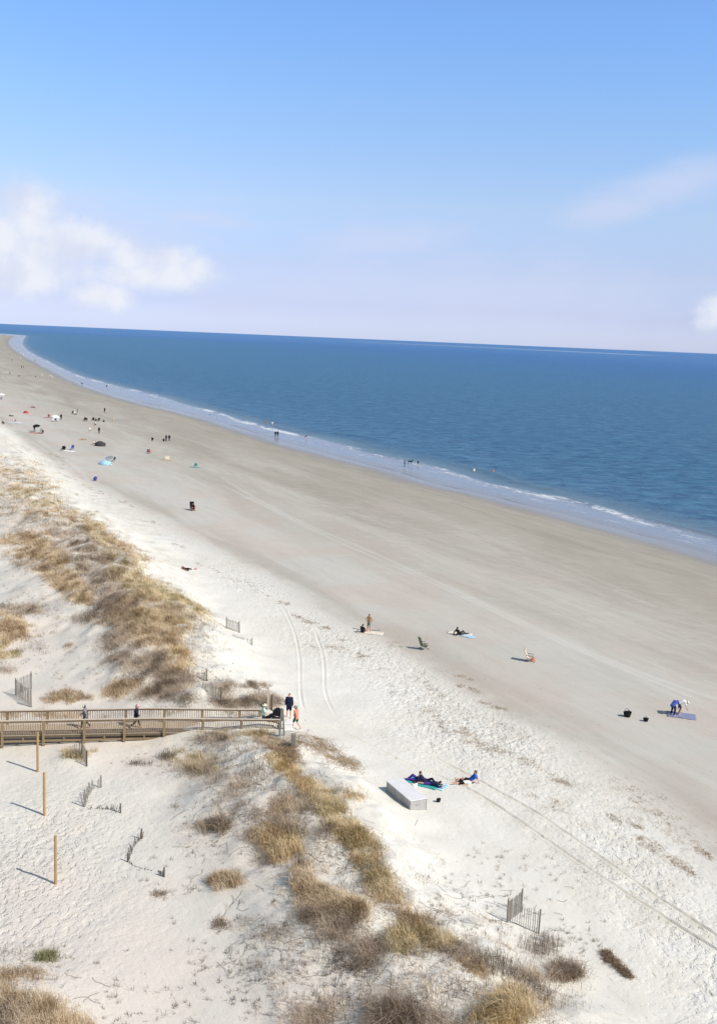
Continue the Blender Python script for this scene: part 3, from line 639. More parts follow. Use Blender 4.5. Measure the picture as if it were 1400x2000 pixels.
def bag(px, py, deg, mat, label, size=1.0, cat='bag', name='beach_bag', open_top=False):
    r = empty(name, at(px, py), R(deg)); r.scale = (size,)*3; m = MB()
    v = bmesh.ops.create_cone(m.bm, cap_ends=not open_top, segments=20, radius1=.17, radius2=.25, depth=.36)['verts']
    for q in v: q.co = V(q.co.x*1.2, q.co.y*.75, q.co.z+.18)
    if open_top: m.tube((0, 0, .01), (0, 0, .03), .17, .17, 20)
    o = m.build('body', mat, r)
    if open_top: md = o.modifiers.new('t', 'SOLIDIFY'); md.thickness = .015
    for s_ in (-1, 1):
        pts = [V(-.16+.32*i/8, s_*.15, .34+.20*math.sin(math.pi*i/8)) for i in range(9)]; m = MB()
        for a, b in zip(pts, pts[1:]): m.tube(a, b, .012, seg=6)
        m.build('handle', mat, r)
    return tag(r, label, cat)
def dome_tent(px, py, deg, mat, inner, label, size=1.0, h=1.0, cat='beach tent', poles=True):
    r = empty('beach_tent', at(px, py), R(deg)); r.scale = (size,)*3; nt_, np_ = 18, 28; Vt = []; Qs = []
    for i in range(nt_+1):
        for j in range(np_+1):
            th = (i/nt_)*math.pi/2; ph = R(-30)+R(240)*j/np_
            Vt.append((1.25*math.cos(th)*math.cos(ph), 1.0*math.cos(th)*math.sin(ph), h*math.sin(th)*(1+.03*math.cos(4*ph))))
    for i in range(nt_):
        for j in range(np_): a = i*(np_+1)+j; Qs.append((a, a+1, a+np_+2, a+np_+1))
    o = link('canopy', np_mesh('canopy', Vt, Qs), mat, r); o.modifiers.new('t', 'SOLIDIFY').thickness = .015
    MB().box((0, -.15, .02), (2.3, 1.6, .03)).build('floor', inner, r)
    for k in (R(-30), R(90), R(210)):
        m = MB(); pts = [V(1.265*math.cos(a)*math.cos(k), 1.015*math.cos(a)*math.sin(k), (h+.012)*math.sin(a)) for a in [i*math.pi/2/10 for i in range(11)]]
        for a, b in zip(pts, pts[1:]): m.tube(a, b, .014, seg=6)
        m.build('pole', PLAST, r)
    return tag(r, label, cat)
def umbrella(px, py, mat, label, size=1.0, h=2.0, tilt=0, deg=0, cat='umbrella'):
    r = empty('beach_umbrella', at(px, py), R(deg)); r.scale = (size,)*3; r.rotation_euler = (R(tilt), 0, R(deg))
    MB().tube((0, 0, -.1), (0, 0, h), .018).build('pole', METAL, r); m = MB()
    n = 16; top = m.bm.verts.new((0, 0, h+.02)); ring = [m.bm.verts.new((1.0*math.cos(2*math.pi*i/n)*(1 if i % 2 == 0 else .95), 1.0*math.sin(2*math.pi*i/n)*(1 if i % 2 == 0 else .95), h-.42)) for i in range(n)]
    mid = [m.bm.verts.new((.55*math.cos(2*math.pi*i/n), .55*math.sin(2*math.pi*i/n), h-.14)) for i in range(n)]
    for i in range(n): m.bm.faces.new((top, mid[i], mid[(i+1) % n])); m.bm.faces.new((mid[i], ring[i], ring[(i+1) % n], mid[(i+1) % n]))
    o = m.build('canopy', mat, r); o.modifiers.new('t', 'SOLIDIFY').thickness = .01
    for i in range(0, n, 2): MB().tube((0, 0, h-.04), (.93*math.cos(2*math.pi*i/n), .93*math.sin(2*math.pi*i/n), h-.44), .006, seg=5).build('rib', METAL, r)
    return tag(r, label, cat)
def dog(px, py, deg, mat, label, size=1.0, z=None):
    L = at(px, py); mb = MB()
    if z is not None: L.z = z
    mb.cap(V(0, -.26, .50), V(0, .24, .50), .11, .145, 14); mb.cap(V(0, .24, .5), V(0, .28, .44), .14, .12); mb.cap(V(0, .30, .56), V(0, .44, .74), .085, .07); mb.ball(V(0, .50, .77), .085, (.85, 1.1, .9)); mb.cap(V(0, .54, .755), V(0, .67, .735), .05, .035)
    for s_ in (-1, 1):
        mb.cap(V(s_*.055, .47, .83), V(s_*.085, .45, .74), .028, .018); mb.cap(V(s_*.09, .24, .44), V(s_*.09, .22, .22), .05, .03); mb.cap(V(s_*.09, .22, .22), V(s_*.09, .24, .03), .03, .024); mb.cap(V(s_*.09, .24, .03), V(s_*.09, .29, .025), .028, .022)
        mb.cap(V(s_*.08, -.26, .46), V(s_*.09, -.20, .28), .075, .045); mb.cap(V(s_*.09, -.20, .28), V(s_*.09, -.34, .18), .04, .026); mb.cap(V(s_*.09, -.34, .18), V(s_*.09, -.30, .03), .026, .022); mb.cap(V(s_*.09, -.30, .03), V(s_*.09, -.25, .025), .026, .022)
    mb.cap(V(0, -.34, .54), V(0, -.50, .60), .03, .022); mb.cap(V(0, -.50, .60), V(0, -.62, .70), .022, .012)
    if 'dog' not in CACHE: CACHE['dog'] = remesh(mb, .014, 'dog')
    me = CACHE['dog']
    if not me.materials: me.materials.append(None)
    o = bpy.data.objects.new('dog', me); C.objects.link(o); setm(o, [mat]); o.location = L; o.rotation_euler = (0, 0, R(deg)); o.scale = (size,)*3
    return tag(o, label, 'dog')

# ------------------------------------------------------------------ boardwalk
bw = None
def on_line(px, py, A, D):
    """z where the photo ray at (px,py) crosses the vertical plane through A along D"""
    d = ray([px], [py])[0]; n = V(-D.y, D.x, 0); t_ = (A.x*n.x+A.y*n.y)/(d[0]*n.x+d[1]*n.y); return V(d[0]*t_, d[1]*t_, CAMZ+d[2]*t_)
ZT0 = 3.45; ZT1 = 3.05
A0 = V(*plane([0], [1407.4], ZT0)[0]); B0 = V(*plane([549], [1404.5], ZT1)[0])
D = V(B0.x-A0.x, B0.y-A0.y, 0); LEN = D.length; D.normalize(); N = V(-D.y, D.x, 0)
M0 = on_line(300, 1401.7, A0, D)
sM = (M0-A0).dot(D)
print('BOARDWALK', A0, B0, M0, LEN, 'ground', [round(float(mac(np.array([A0.x+D.x*q]), np.array([A0.y+D.y*q]))[0]), 2) for q in (0, 5, 10, 15, LEN)])
def top_z(q): return float(np.interp(q, [-8, 0, sM, LEN], [ZT0, ZT0, M0.z, ZT1]))
RH = 1.04; BWW = 1.85
def bp(q, off, dz=0.0): return V(A0.x, A0.y, 0)+D*q+N*off+V(0, 0, top_z(q)-RH+dz)      # dz from the deck
bwr = empty('boardwalk', bp(LEN/2, BWW/2)); tag(bwr, 'weathered wooden boardwalk with slatted railings crossing the dune to the beach', 'boardwalk')
def bpart(m, name, mat):
    me = m.mesh(name); me.transform(Matrix.Translation(-bwr.location)); return link(name, me, mat, bwr)
q0 = -7.0; posts = list(np.arange(-5.7, LEN, LEN/7.02))
NP = 7; pq = [LEN-0.08-(LEN-0.24)/NP*i for i in range(NP+3)]
m = MB(); q = q0
while q < LEN: m.box(bp(q, BWW/2, -.02), (.135, BWW+.12, .04), Matrix((D, N, V(0, 0, 1))).transposed()); q += .147
bpart(m, 'deck', W_DECK)
for off, nm in ((-.03, 'near'), (BWW+.03, 'far')):
    m = MB()
    for a, b in zip([q0]+[x_ for x_ in (0, sM)], [0, sM, LEN]): m.bar(bp(a, off, -.13), bp(b, off, -.13), .05, .17)
    bpart(m, 'stringer', W_UND)
    m = MB(); end = LEN-.02 if nm == 'near' else LEN-1.25
    for a, b in ((q0, 0), (0, sM), (sM, end)): m.bar(bp(a, off, RH-.02), bp(b, off, RH-.02), .15, .04)
    bpart(m, 'handrail', W_CAP)
    m = MB()
    for a, b in ((q0, 0), (0, sM), (sM, end)):
        m.bar(bp(a, off, RH-.105), bp(b, off, RH-.105), .04, .10); m.bar(bp(a, off, .13), bp(b, off, .13), .04, .08)
    q = q0
    while q < end: m.box((bp(q, off-.045 if nm == 'near' else off+.045, .53)), (.042, .042, .86), Matrix((D, N, V(0, 0, 1))).transposed()); q += .155
    bpart(m, 'balusters', W_RAIL)
    for q in pq:
        if q > end: q = end-.06
        b = bp(q, off, 0); g = float(mac(np.array([b.x]), np.array([b.y]))[0])
        o2 = -.13 if nm == 'near' else .13
        m = MB(); c_ = bp(q, off+o2*.75, 0); zt = b.z+RH-.045; zb = g-.5
        m.box(V(c_.x, c_.y, (zt+zb)/2), (.15, .15, zt-zb), Matrix((D, N, V(0, 0, 1))).transposed()); bpart(m, 'post', W_POST)
# braces below the deck on the near side
m = MB()
for a, b in zip(pq[1:], pq):
    if a < sM: m.bar(bp(a, -.06, -.42), bp(b, -.06, -.42), .05, .14); m.box(bp((a+b)/2, -.06, -.34), (.09, .09, .34), Matrix((D, N, V(0, 0, 1))).transposed())
bpart(m, 'brace', W_POST)
def dk(q, off): return bp(q, off, 0)
def q_at(px, py, off):
    p_ = on_line(px, py, A0+N*off, D); return (p_-A0).dot(D)

person(0, 0, 'walk', 90, 'light', 'person in grey jacket and pale cap walking left along the boardwalk', at_=dk(q_at(167, 1415, .9), .9), jacket='grey', trousers='dkgrey', cap='white')
person(0, 0, 'walk', -90, 'light', 'person in dark navy top and pink cap striding along the boardwalk', at_=dk(q_at(266, 1422, .8), .8), jacket='navy', trousers='black', cap='pink')
person(0, 0, 'walk', -80, 'light', 'person in mint green shirt and pale hat at the seaward end of the boardwalk', at_=dk(q_at(514, 1412, 1.1), 1.1), tee='mint', shorts='dkgrey', hat='cream', hair='grey')
person(0, 0, 'bend', -85, 'light', 'person in black leaning over the wagon at the end of the boardwalk', at_=dk(LEN-.75, .9), jacket='black', trousers='black', hair='blond', size=.92)
person(564, 1402, 'stand', 175, 'light', 'person in long dark navy jacket with bare legs standing beyond the boardwalk end', jacket='navy', shorts='navy', size=1.08)
person(578, 1424, 'walk', 60, 'light', 'person in coral shirt, green shorts and sun hat stepping off the boardwalk', longshirt='coral', shorts='green', hat='sage', hair='brown')
# black folding wagon with a hood
wl = dk(LEN-.12, 1.05); r = empty('pull_wagon', wl, R(-85)); tag(r, 'black hooded pull wagon parked at the end of the boardwalk', 'wagon')
m = MB(); m.box((0, 0, .5), (.55, .85, .42)); m.build('basket', PLAST, r, bevel=.03)
m = MB(); pts = [(.42*math.cos(a), .3+.62*math.sin(a)) for a in np.linspace(0.1, 2.6, 9)]
vs = [(m.bm.verts.new((-.3, y_*1.0, .45+z_)), m.bm.verts.new((.3, y_*1.0, .45+z_))) for y_, z_ in pts]
for a, b in zip(vs, vs[1:]): m.bm.faces.new((a[0], a[1], b[1], b[0]))
m.bm.faces.new([v[0] for v in vs]); m.bm.faces.new([v[1] for v in vs])
o = m.build('hood', MAT['black'], r); o.modifiers.new('t', 'SOLIDIFY').thickness = .015
for sx in (-.3, .3):
    for sy_ in (-.3, .3):
        o = MB().tube((sx-.03, sy_, .14), (sx+.03, sy_, .14), .14, .14, 18).build('wheel', PLAST, r)
MB().tube((0, .42, .35), (0, .62, .62), .014).tube((-.12, .62, .62), (.12, .62, .62), .016).build('handle', METAL, r)
m = MB().box((0.285, .05, .55), (.012, .14, .14)); m.build('label_patch', MAT['white'], r)
cooler(560, 1425, 5, PLW, PLW, 'white cooler on the sand beside the boardwalk end', 1.25)
# posts by the boardwalk end
def stake(px, py, h, w_, mat, label, name='wooden_post', lean=(0, 0), cat='post', top=None, group=None):
    L = at(px, py); r_ = w_/2; m = MB()
    m.box((0, 0, h/2-.15), (w_, w_, h+.3)); me = m.mesh(name, bevel=w_*.08)
    for v in me.vertices: k_ = v.co.z/h; v.co.x += lean[0]*k_; v.co.y += lean[1]*k_
    o = link(name, me, mat); o.location = L; return tag(o, label, cat, group)
stake(523, 1386, 1.75, .13, W_CAP, 'tall pale square post beyond the far railing near the boardwalk end')
stake(530.5, 1386, 1.15, .14, W_DARK, 'short dark post just right of the tall pale post behind the boardwalk')
r = empty('leaning_post_pair', at(549, 1437), 0); tag(r, 'grey weathered forked post pair standing at the near corner of the boardwalk end', 'post')
MB().bar((-.13, 0, -.3), (.0, .1, 1.9), .12, .12, (0, 1, 0)).build('post', W_GREY, r); MB().bar((.22, -.02, -.3), (.06, .12, 1.85), .11, .11, (0, 1, 0)).build('post', W_GREY, r); MB().bar((-.1, .0, .55), (.17, 0, .5), .08, .08, (0, 1, 0)).build('rail', W_GREY, r)
stake(573, 1458, .85, .30, W_GREY, 'thick short grey stump post at the foot of the boardwalk', name='stump_post')
# grey information sheet / equipment box on the upper beach
r = empty('storage_box', at(797, 1566)); ca_ = at(755, 1545); cb = at(801, 1582); cc = at(841, 1578)
u1 = (ca_-cb); u1.z = 0; u2 = (cc-cb); u2.z = 0
u2 = V(-u1.y, u1.x, 0).normalized()*(-1)*u2.length if u2.dot(V(-u1.y, u1.x, 0)) < 0 else V(-u1.y, u1.x, 0).normalized()*u2.length
u2 *= .72; bc = cb+(u1+u2)/2; r.location = V(bc.x, bc.y, min(ca_.z, cb.z, cc.z)); Lx, Ly = u1.length, u2.length; r.rotation_euler = (0, 0, math.atan2(u1.y, u1.x))
print('BOX', Lx, Ly)
tag(r, 'large low grey painted storage box half sunk in the white upper beach', 'storage box')
MB().box((0, 0, .33), (Lx, Ly, .84)).build('body', BOXM, r, bevel=.02)
MB().box((0, 0, .775), (Lx+.07, Ly+.07, .05)).build('lid', pmat('white_lid', (.66, .65, .64), .8, .15, .10, 1.5), r, bevel=.01)
for sy_ in (-1, 1):
    for i in (-1.5, -.5, .5, 1.5): MB().box((i*Lx/3.06, sy_*(Ly/2+.012), .33), (.09, .024, .80)).build('batten', BOXM, r, bevel=.004)
for sx in (-1, 1): MB().tube((sx*(Lx/2+.05), -.16, .50), (sx*(Lx/2+.05), .16, .50), .018).bar((sx*Lx/2, -.16, .50), (sx*(Lx/2+.06), -.16, .50), .035).bar((sx*Lx/2, .16, .50), (sx*(Lx/2+.06), .16, .50), .035).build('handle', METAL, r)
for i in (-1, 0, 1): MB().box((i*Lx*.32, Ly/2+.02, .73), (.12, .025, .05)).build('hinge', METAL, r)

# ------------------------------------------------------------------ volleyball poles
for i, (bx, by_, lab) in enumerate([(74.5, 1507, 'wooden pole nearest the boardwalk, topmost of three orange poles in the white sand'), (87.5, 1592, 'middle one of the three tall orange wooden poles in the sand'), (109.5, 1726, 'lowest and nearest of the three orange wooden poles on the smooth sand')]):
    L = at(bx, by_); m = MB(); m.tube((0, 0, -.4), (.01, 0, 2.62), .08, .072, 14); o = m.build('wooden_pole', W_POLE, smooth=False); o.location = L
    tag(o, lab, 'pole', 'orange wooden poles in the hollow behind the dune')

# ------------------------------------------------------------------ sand fences
def fence(px_pts, label, h=1.15, step=.095, posts=(0,), mat=None, pmat_=None, burial=None, lean=0.05, wsl=.034, gaps=0.0, wire=True):
    P = hit([p_[0] for p_ in px_pts], [p_[1] for p_ in px_pts]); c0 = Vector(P.mean(0)); r = empty('sand_fence', c0); m = MB(); mws = [MB(), MB(), MB()]
    cum_ = np.concatenate([[0], np.cumsum(np.hypot(*np.diff(P[:, :2], axis=0).T))]); nS = int(cum_[-1]/step); rr = random.Random(int(px_pts[0][0]*7+px_pts[0][1])); last = {}
    bur = burial or [0]*len(px_pts)
    for i in range(nS+1):
        q = i*step; x_ = float(np.interp(q, cum_, P[:, 0])); y_ = float(np.interp(q, cum_, P[:, 1])); g = float(mac(np.array([x_]), np.array([y_]))[0]); b = float(np.interp(q, cum_, bur))
        top = h-b+rr.uniform(-.04, .04)
        if top > .04 and rr.random() > gaps:
            lx, ly = rr.gauss(0, lean)*h*.5, rr.gauss(0, lean)*h*.5
            m.bar(V(x_, y_, g-.25)-c0, V(x_+lx, y_+ly, g+top)-c0, wsl, .012, (0.3, 1, 0))
        for k_, hz_ in enumerate((.18, .52, .86)):
            pt = V(x_, y_, g+hz_*h-b)-c0
            if hz_*h-b > .02 and k_ in last and (i-last[k_][1]) <= 2: mws[k_].tube(last[k_][0], pt, .006, seg=4)
            last[k_] = (pt, i)
    m.build('slats', mat or W_FEN, r)
    for mw in mws:
        if wire and len(mw.bm.verts): mw.build('wire', WIRE, r)
    for k_ in posts:
        pt = Vector(P[k_])-c0; pm = MB(); pm.tube(pt+V(0, 0, -.4), pt+V(rr.gauss(0, .02), 0, h-bur[k_]+.14), .045, .04, 8); pm.build('post', pmat_ or W_GREY, r)
    return tag(r, label, 'sand fence', 'slatted sand fences on the dunes')
fence([(62, 1345), (31, 1358), (62, 1381)], 'dark folded slat fence standing in open sand left above the boardwalk', h=1.25, posts=(0, 1, 2), step=.1)
fence([(442, 1227), (468, 1236)], 'short taut slat fence standing upright at the seaward dune edge', h=.98, posts=(0, 1), step=.07)
fence([(455, 1243), (468, 1247), (480, 1253), (493, 1261)], 'almost buried slat fence just below the upright one at the dune edge', h=.95, posts=(3,), burial=[.72, .8, .6, .35], gaps=.25)
fence([(385, 1322), (395, 1326), (404, 1330)], 'tiny dark slat fence panel sunk beside the dune shrubs', h=.9, posts=(2,), burial=[.5, .35, .15], pmat_=W_DARK)
fence([(396, 1341), (405, 1350), (414, 1358), (424, 1365), (432, 1374)], 'curving slat fence with a dark end post above the boardwalk railing', h=1.15, posts=(4,), burial=[.75, .55, .35, .15, .05], pmat_=W_DARK)
fence([(372, 1288), (388, 1303), (408, 1312), (424, 1324), (436, 1338), (437, 1348)], 'line of fence tips barely showing above the pale dune slope', h=.9, posts=(), burial=[.8]*6, gaps=.2, wire=False)
fence([(137, 1481), (155, 1478), (161, 1480), (170, 1497)], 'bleached slat fence half swallowed by a grass tussock below the boardwalk', h=1.15, posts=(2, 3), burial=[.3, .1, 0, .2], mat=wood('bleached_slats', (.42, .37, .30)), pmat_=W_DARK)
fence([(165, 1576), (166, 1568), (172, 1553), (184, 1541), (198, 1538)], 'curved hooked slat fence with leaning slats in the sandy hollow', h=.95, posts=(0, 4), burial=[.1, .2, .35, .4, .3], lean=.3)
fence([(170, 1578), (185, 1580), (205, 1580), (220, 1584), (236, 1588)], 'nearly buried run of dark fence tips trailing right of the hooked fence', h=.95, posts=(4,), burial=[.8, .8, .75, .65, .5], lean=.35, gaps=.2, mat=W_FEND, pmat_=W_DARK)
fence([(277, 1638), (266, 1648), (258, 1662), (252, 1674), (250, 1683)], 'thin arc of buried fence tips rising to a point in the hollow', h=.9, posts=(0, 4), burial=[.45, .65, .6, .6, .55], lean=.25, mat=W_FEND, pmat_=W_DARK)
fence([(252, 1684), (262, 1692), (275, 1696), (298, 1702)], 'dotted line of fence stubs flush with the smooth sand', h=.9, posts=(), burial=[.76, .8, .82, .82], mat=W_FEND, wire=False)
fence([(309, 1702), (315, 1708), (321, 1713)], 'small dark triangle of fence slats alone at the right of the hollow', h=.9, posts=(2,), burial=[.85, .7, .5], mat=W_FEND, pmat_=W_DARK, step=.06)
fence([(1017, 1781), (990, 1802), (1005, 1805), (1030, 1815), (1051, 1823)], 'upright grey slat fence bent in a sharp corner on the near dune front', h=1.12, posts=(0, 1, 4), step=.11, lean=.02, wsl=.035)
stake(107, 984, 1.5, .16, W_CAP, 'pale lone square post on the sand edge beside the far track', lean=(.06, 0))

# ------------------------------------------------------------------ people and gear on the beach
person(720, 1233, 'hips', 150, 'tanned', 'bare-chested person in green swim shorts standing beside a sitting companion', shorts='sage')
person(708, 1236, 'sit', -40, 'light', 'dark-haired person in black sitting at the feet of a bare-chested one', tee='black', shorts='dkgrey')
towel(722, 1236, 80, STR_BEIGE, 'beige striped towel spread beside the standing bare-chested person', .9, 2.6)
stick = MB().tube((-.45, 0, .05), (.45, .1, .07), .03, .02, 8).build('driftwood_stick', W_DARK); stick.location = at(734, 1232); tag(stick, 'short dark stick lying on the end of the beige towel', 'stick')
person(898, 1240, 'lean', -60, 'light', 'person in black top sitting on the flat sand with a pale and a blue towel', longshirt='black', trousers='dkgrey', size=1.05)
towel(897, 1238, 70, STR_BEIGE, 'pale rumpled towel beneath the person sitting in black', 1.0, 2.4)
towel(914, 1243, 60, STR_BLUE, 'light blue towel spread right of the person sitting in black', .9, 1.3)
beach_chair(827, 1268, -65, MAT['olive'], PLAST, 'empty olive folding chair with long shadow facing the water', big=True)
beach_chair(1034, 1292, -110, MAT['beige'], W_DARK, 'low tan folding chair with a coral bundle on the seat side', big=True)
bag(1040, 1292, 20, MAT['coral'], 'coral coloured bag lying against the low tan chair', .8)
bag(1224, 1400, 10, MAT['black'], 'wide black tub alone on the pale flat sand', 1.15, 'tub', 'black_tub', True)
bag(1260, 1409, 0, MAT['black'], 'small black bag between the tub and the two bending people', .75)
person(1313, 1397, 'bend', -50, 'light', 'person in blue patterned shirt bending down over a dark blanket', size=1.0, longshirt='royal', trousers='navy', hair='brown')
person(1326, 1396, 'bend', -100, 'light', 'person in white shirt and white cap bending beside the one in blue', tee='white', shorts='dkgrey', cap='white', hair='grey', size=1.05)
towel(1330, 1398, 75, STR_NAVY, 'dark blue patterned blanket under the two bending people', 1.3, 2.2, 'blanket', 'beach_blanket')
# sunbathers by the storage box
tw = {'tanned': 0}
towel(826, 1529, 62, MAT['teal'], 'teal towel with the purple-clad sunbather beside the storage box', 1.2, 2.3)
towel(843, 1532, 60, STR_BLUE, 'blue striped towel under the sunbather in dark clothes', 1.0, 2.0)
person(812, 1526, 'lie', 78, 'light', 'sunbather in purple top lying behind the grey storage box', tee='purple', trousers='purple', at_=at(816, 1527)+V(0, 0, .04))
person(834, 1529, 'lean', -95, 'light', 'sunbather in dark navy clothes reclining right of the one in purple', longshirt='navy', trousers='black', at_=at(830, 1531)+V(0, 0, .04))
person(845, 1529, 'prone', 75, 'light', 'sunbather in dark purple hoodie lying face down at the towel edge', jacket='navy', shorts='purple', at_=at(840, 1534)+V(0, 0, .04))
person(803, 1541, 'sit', 40, 'light', 'person in pale clothes crouched low against the back of the storage box', longshirt='white', trousers='cream', size=.8, at_=at(808, 1545))
person(917, 1527, 'lean', 88, 'light', 'person in bright blue shirt reclining on the white sand', tee='blue', shorts='black', hair='brown', size=1.02)
person(905, 1531, 'lie', 95, 'light', 'sunbather in white and black lying at the feet of the one in blue', tee='white', shorts='black', size=.85)
bag(856, 1566, 30, MAT['black'], 'tiny black bag standing right of the grey storage box', .55)
# middle beach
person(377, 996, 'sit', 200, 'tanned', 'person in dark red top sitting alone on the mid beach', longshirt='red', shorts='black', size=1.25)
beach_chair(376, 997, 200, MAT['black'], PLAST, 'dark chair under the person in red sitting alone', size=1.15, big=True)
person(362, 1113, 'lie', 80, 'tanned', 'dark figure lying flat on the white sand near the dune', tee='black', shorts='brown')
bag(383, 1113, 0, MAT['pink'], 'little pinkish bag just right of the flat dark figure', .6)
person(187, 939, 'sit', 30, 'light', 'person in blue with white hat sitting near the upper track', longshirt='royal', shorts='navy', hat='white', size=1.2)
towel(381, 913, 70, MAT['teal'], 'small teal towel alone in the middle of the flat beach', 1.0, 2.6)
beach_chair(382, 912, 20, MAT['teal'], METAL, 'low teal chair set on the lone teal towel')
person(298, 866, 'walk', 180, 'light', 'dark figure walking alone left of the standing pair', jacket='black', shorts='grey')
person(325, 862, 'stand', 150, 'dark', 'left one of the dark standing pair on the mid beach', jacket='black', trousers='black')
person(331, 862, 'stand', 200, 'light', 'right one of the dark standing pair on the mid beach', jacket='navy', trousers='dkgrey', size=1.03)
person(320, 862, 'sit', 0, 'light', 'small figure sitting just left of the dark standing pair', tee='black', shorts='black')
beach_chair(290, 885, 20, MAT['royal'], METAL, 'blue folding chair with an orange-clad sitter below the lone walker', size=1.1)
person(293, 886, 'chair', 10, 'tanned', 'person in orange seated by the blue folding chair', tee='orange', shorts='royal')
cooler(327, 897, 10, MAT['cream'], MAT['cream'], 'pale yellow cooler standing alone below the dark pair', 1.6)
towel(327, 899, 80, MAT['tan'], 'tan mat beneath the pale yellow cooler', 1.2, 3.0, 'mat', 'beach_mat')
# light blue shelter
dome_tent(206, 907, 160, STR_BLUE, MAT['lightblue'], 'light blue and white low sun shelter on the pale sand', 1.2, .7, 'sun shelter')
umbrella(217, 903, MAT['whiteblue'], 'tilted pale umbrella beside the light blue shelter', .9, 1.7, -40, 40)
beach_chair(222, 901, 150, MAT['dkgrey'], METAL, 'dark folding chair right of the light blue shelter')
# dark dome tent
dome_tent(196, 871, 175, MAT['dkgrey'], MAT['grey'], 'black dome tent with people gathered round it', 1.05, 1.1)
person(184, 869, 'chair', 160, 'light', 'person in pale top seated left of the black dome tent', tee='white', shorts='black')
beach_chair(184, 869, 160, MAT['dkgrey'], METAL, 'dark chair left of the black dome tent')
person(205, 871, 'sit', 200, 'tanned', 'person sitting just right of the black dome tent', tee='black', shorts='grey')
person(163, 859, 'lie', 80, 'tanned', 'sunbather lying on a tan towel between the walkers and the tent', swim='orange')
towel(163, 859.5, 80, MAT['beige'], 'tan towel under the sunbather left above the black tent', 1.0, 2.2)
# blue chair group
beach_chair(123, 880, 170, MAT['black'], PLAST, 'black folding chair left of the white blanket group', size=1.15)
person(127, 878, 'sit', 190, 'light', 'dark-clothed person sitting between black chair and white blanket', jacket='black', trousers='dkgrey')
towel(134, 881, 70, MAT['white'], 'white blanket between the black and the blue chairs', 1.6, 3.0, 'blanket', 'beach_blanket')
beach_chair(141, 879, 170, MAT['royal'], METAL, 'deep blue folding chair at the right of the white blanket', size=1.25)
# red group
umbrella(73, 843, MAT['black'], 'black umbrella above the red blanket', 1.0, 2.0, 15, 0)
person(68, 842, 'stand', 180, 'light', 'dark person standing under the black umbrella', jacket='black', trousers='black')
towel(71, 846, 80, MAT['red'], 'red blanket spread beneath the black umbrella', 1.6, 3.6, 'blanket', 'beach_blanket')
beach_chair(81, 845, 190, MAT['sage'], METAL, 'green grey chair at the right end of the red blanket', size=1.15)
beach_chair(84, 847, 190, MAT['dkgrey'], METAL, 'dark grey chair beside the green grey one by the red blanket')
person(8, 829, 'crouch', 120, 'tanned', 'person in brown crouching at the left edge of the beach', longshirt='brown', trousers='dkgrey', size=1.1)
person(22, 813, 'lie', 85, 'light', 'dark-clothed sunbather at the left above the blanket group', tee='black', shorts='dkgrey', size=1.2)
towel(29, 825, 80, MAT['whiteblue'], 'pale blue blanket under the group at the far left', 1.8, 4.2, 'blanket', 'beach_blanket')
person(26, 823, 'sit', 160, 'light', 'left one of two people on the pale blue blanket', tee='white', shorts='pink')
person(31, 823, 'lean', 200, 'light', 'right one of two people on the pale blue blanket', tee='grey', shorts='royal')
dome_tent(51, 807, 180, MAT['red'], MAT['dkgrey'], 'small red shelter open to the camera on the far beach', .65, 1.2, 'sun shelter')
towel(51, 809, 85, MAT['pink'], 'pink mat spread in front of the small red shelter', 1.2, 4.2, 'mat', 'beach_mat')
person(65, 796, 'lie', 80, 'tanned', 'sunbather alone above the small red shelter', tee='black', shorts='brown', size=1.2)
towel(67, 797, 80, MAT['pink'], 'pale pink towel of the sunbather above the red shelter', 1.0, 4.0)
umbrella(4, 780, MAT['white'], 'white umbrella at the far left edge of the beach', 1.3, 1.7, 0, 0)
person(3, 781, 'chair', 180, 'light', 'person seated under the white umbrella at the left edge', tee='royal', shorts='navy')
beach_chair(3, 781, 180, MAT['royal'], METAL, 'blue chair under the white umbrella at the left edge')
dome_tent(108, 816, 180, MAT['white'], MAT['white'], 'low white shelter right of the red bundle', 1.1, .75, 'sun shelter')
person(96, 814, 'sit', 200, 'light', 'person in red sitting left of the low white shelter', tee='red', trousers='dkgrey', size=1.2)
towel(95, 816, 80, MAT['red'], 'red towel left of the low white shelter', 1.3, 3.0)
person(120, 820, 'stand', 180, 'dark', 'tall dark person standing right of the low white shelter', jacket='black', trousers='black', size=1.05)
for q_, (a, b, c_, lb) in enumerate([(104, 823, 'white', 'leftmost of three chairs below the low white shelter'), (108, 824, 'grey', 'middle one of three chairs below the low white shelter'), (113, 823, 'whiteblue', 'rightmost of three chairs below the low white shelter')]):
    beach_chair(a, b, 170, MAT[c_], METAL, lb, size=1.15)
person(108, 824, 'chair', 170, 'light', 'person seated in the middle chair below the low white shelter', tee='navy', shorts='white')
beach_chair(142, 809, 175, MAT['dkgrey'], METAL, 'dark chair at the left of the group by the white bags', size=1.15)
person(146, 809, 'chair', 180, 'light', 'pale-shirted person seated near the dark chair and white bags', tee='white', shorts='dkgrey')
person(152, 808, 'walk', 90, 'light', 'grey-clad person stepping at the right of the seated pale one', tee='grey', trousers='grey')
cooler(148, 810, 0, MAT['grey'], MAT['white'], 'grey cooler with white lid among the chairs', 1.4)
person(205, 806, 'stand', 170, 'light', 'dark person standing alone with a pale companion on the right', jacket='black', trousers='black')
person(209, 807, 'crouch', 200, 'light', 'pale figure crouching right of the dark standing person', tee='white', shorts='cream')
beach_chair(166, 822, 175, MAT['black'], PLAST, 'black chair at the left end of the long dark row', size=1.15)
person(170, 823, 'chair', 175, 'tanned', 'person in black seated at the left end of the dark row', tee='black', shorts='dkgrey')
beach_chair(182, 822, 175, MAT['black'], PLAST, 'second black chair in the long dark row', size=1.15)
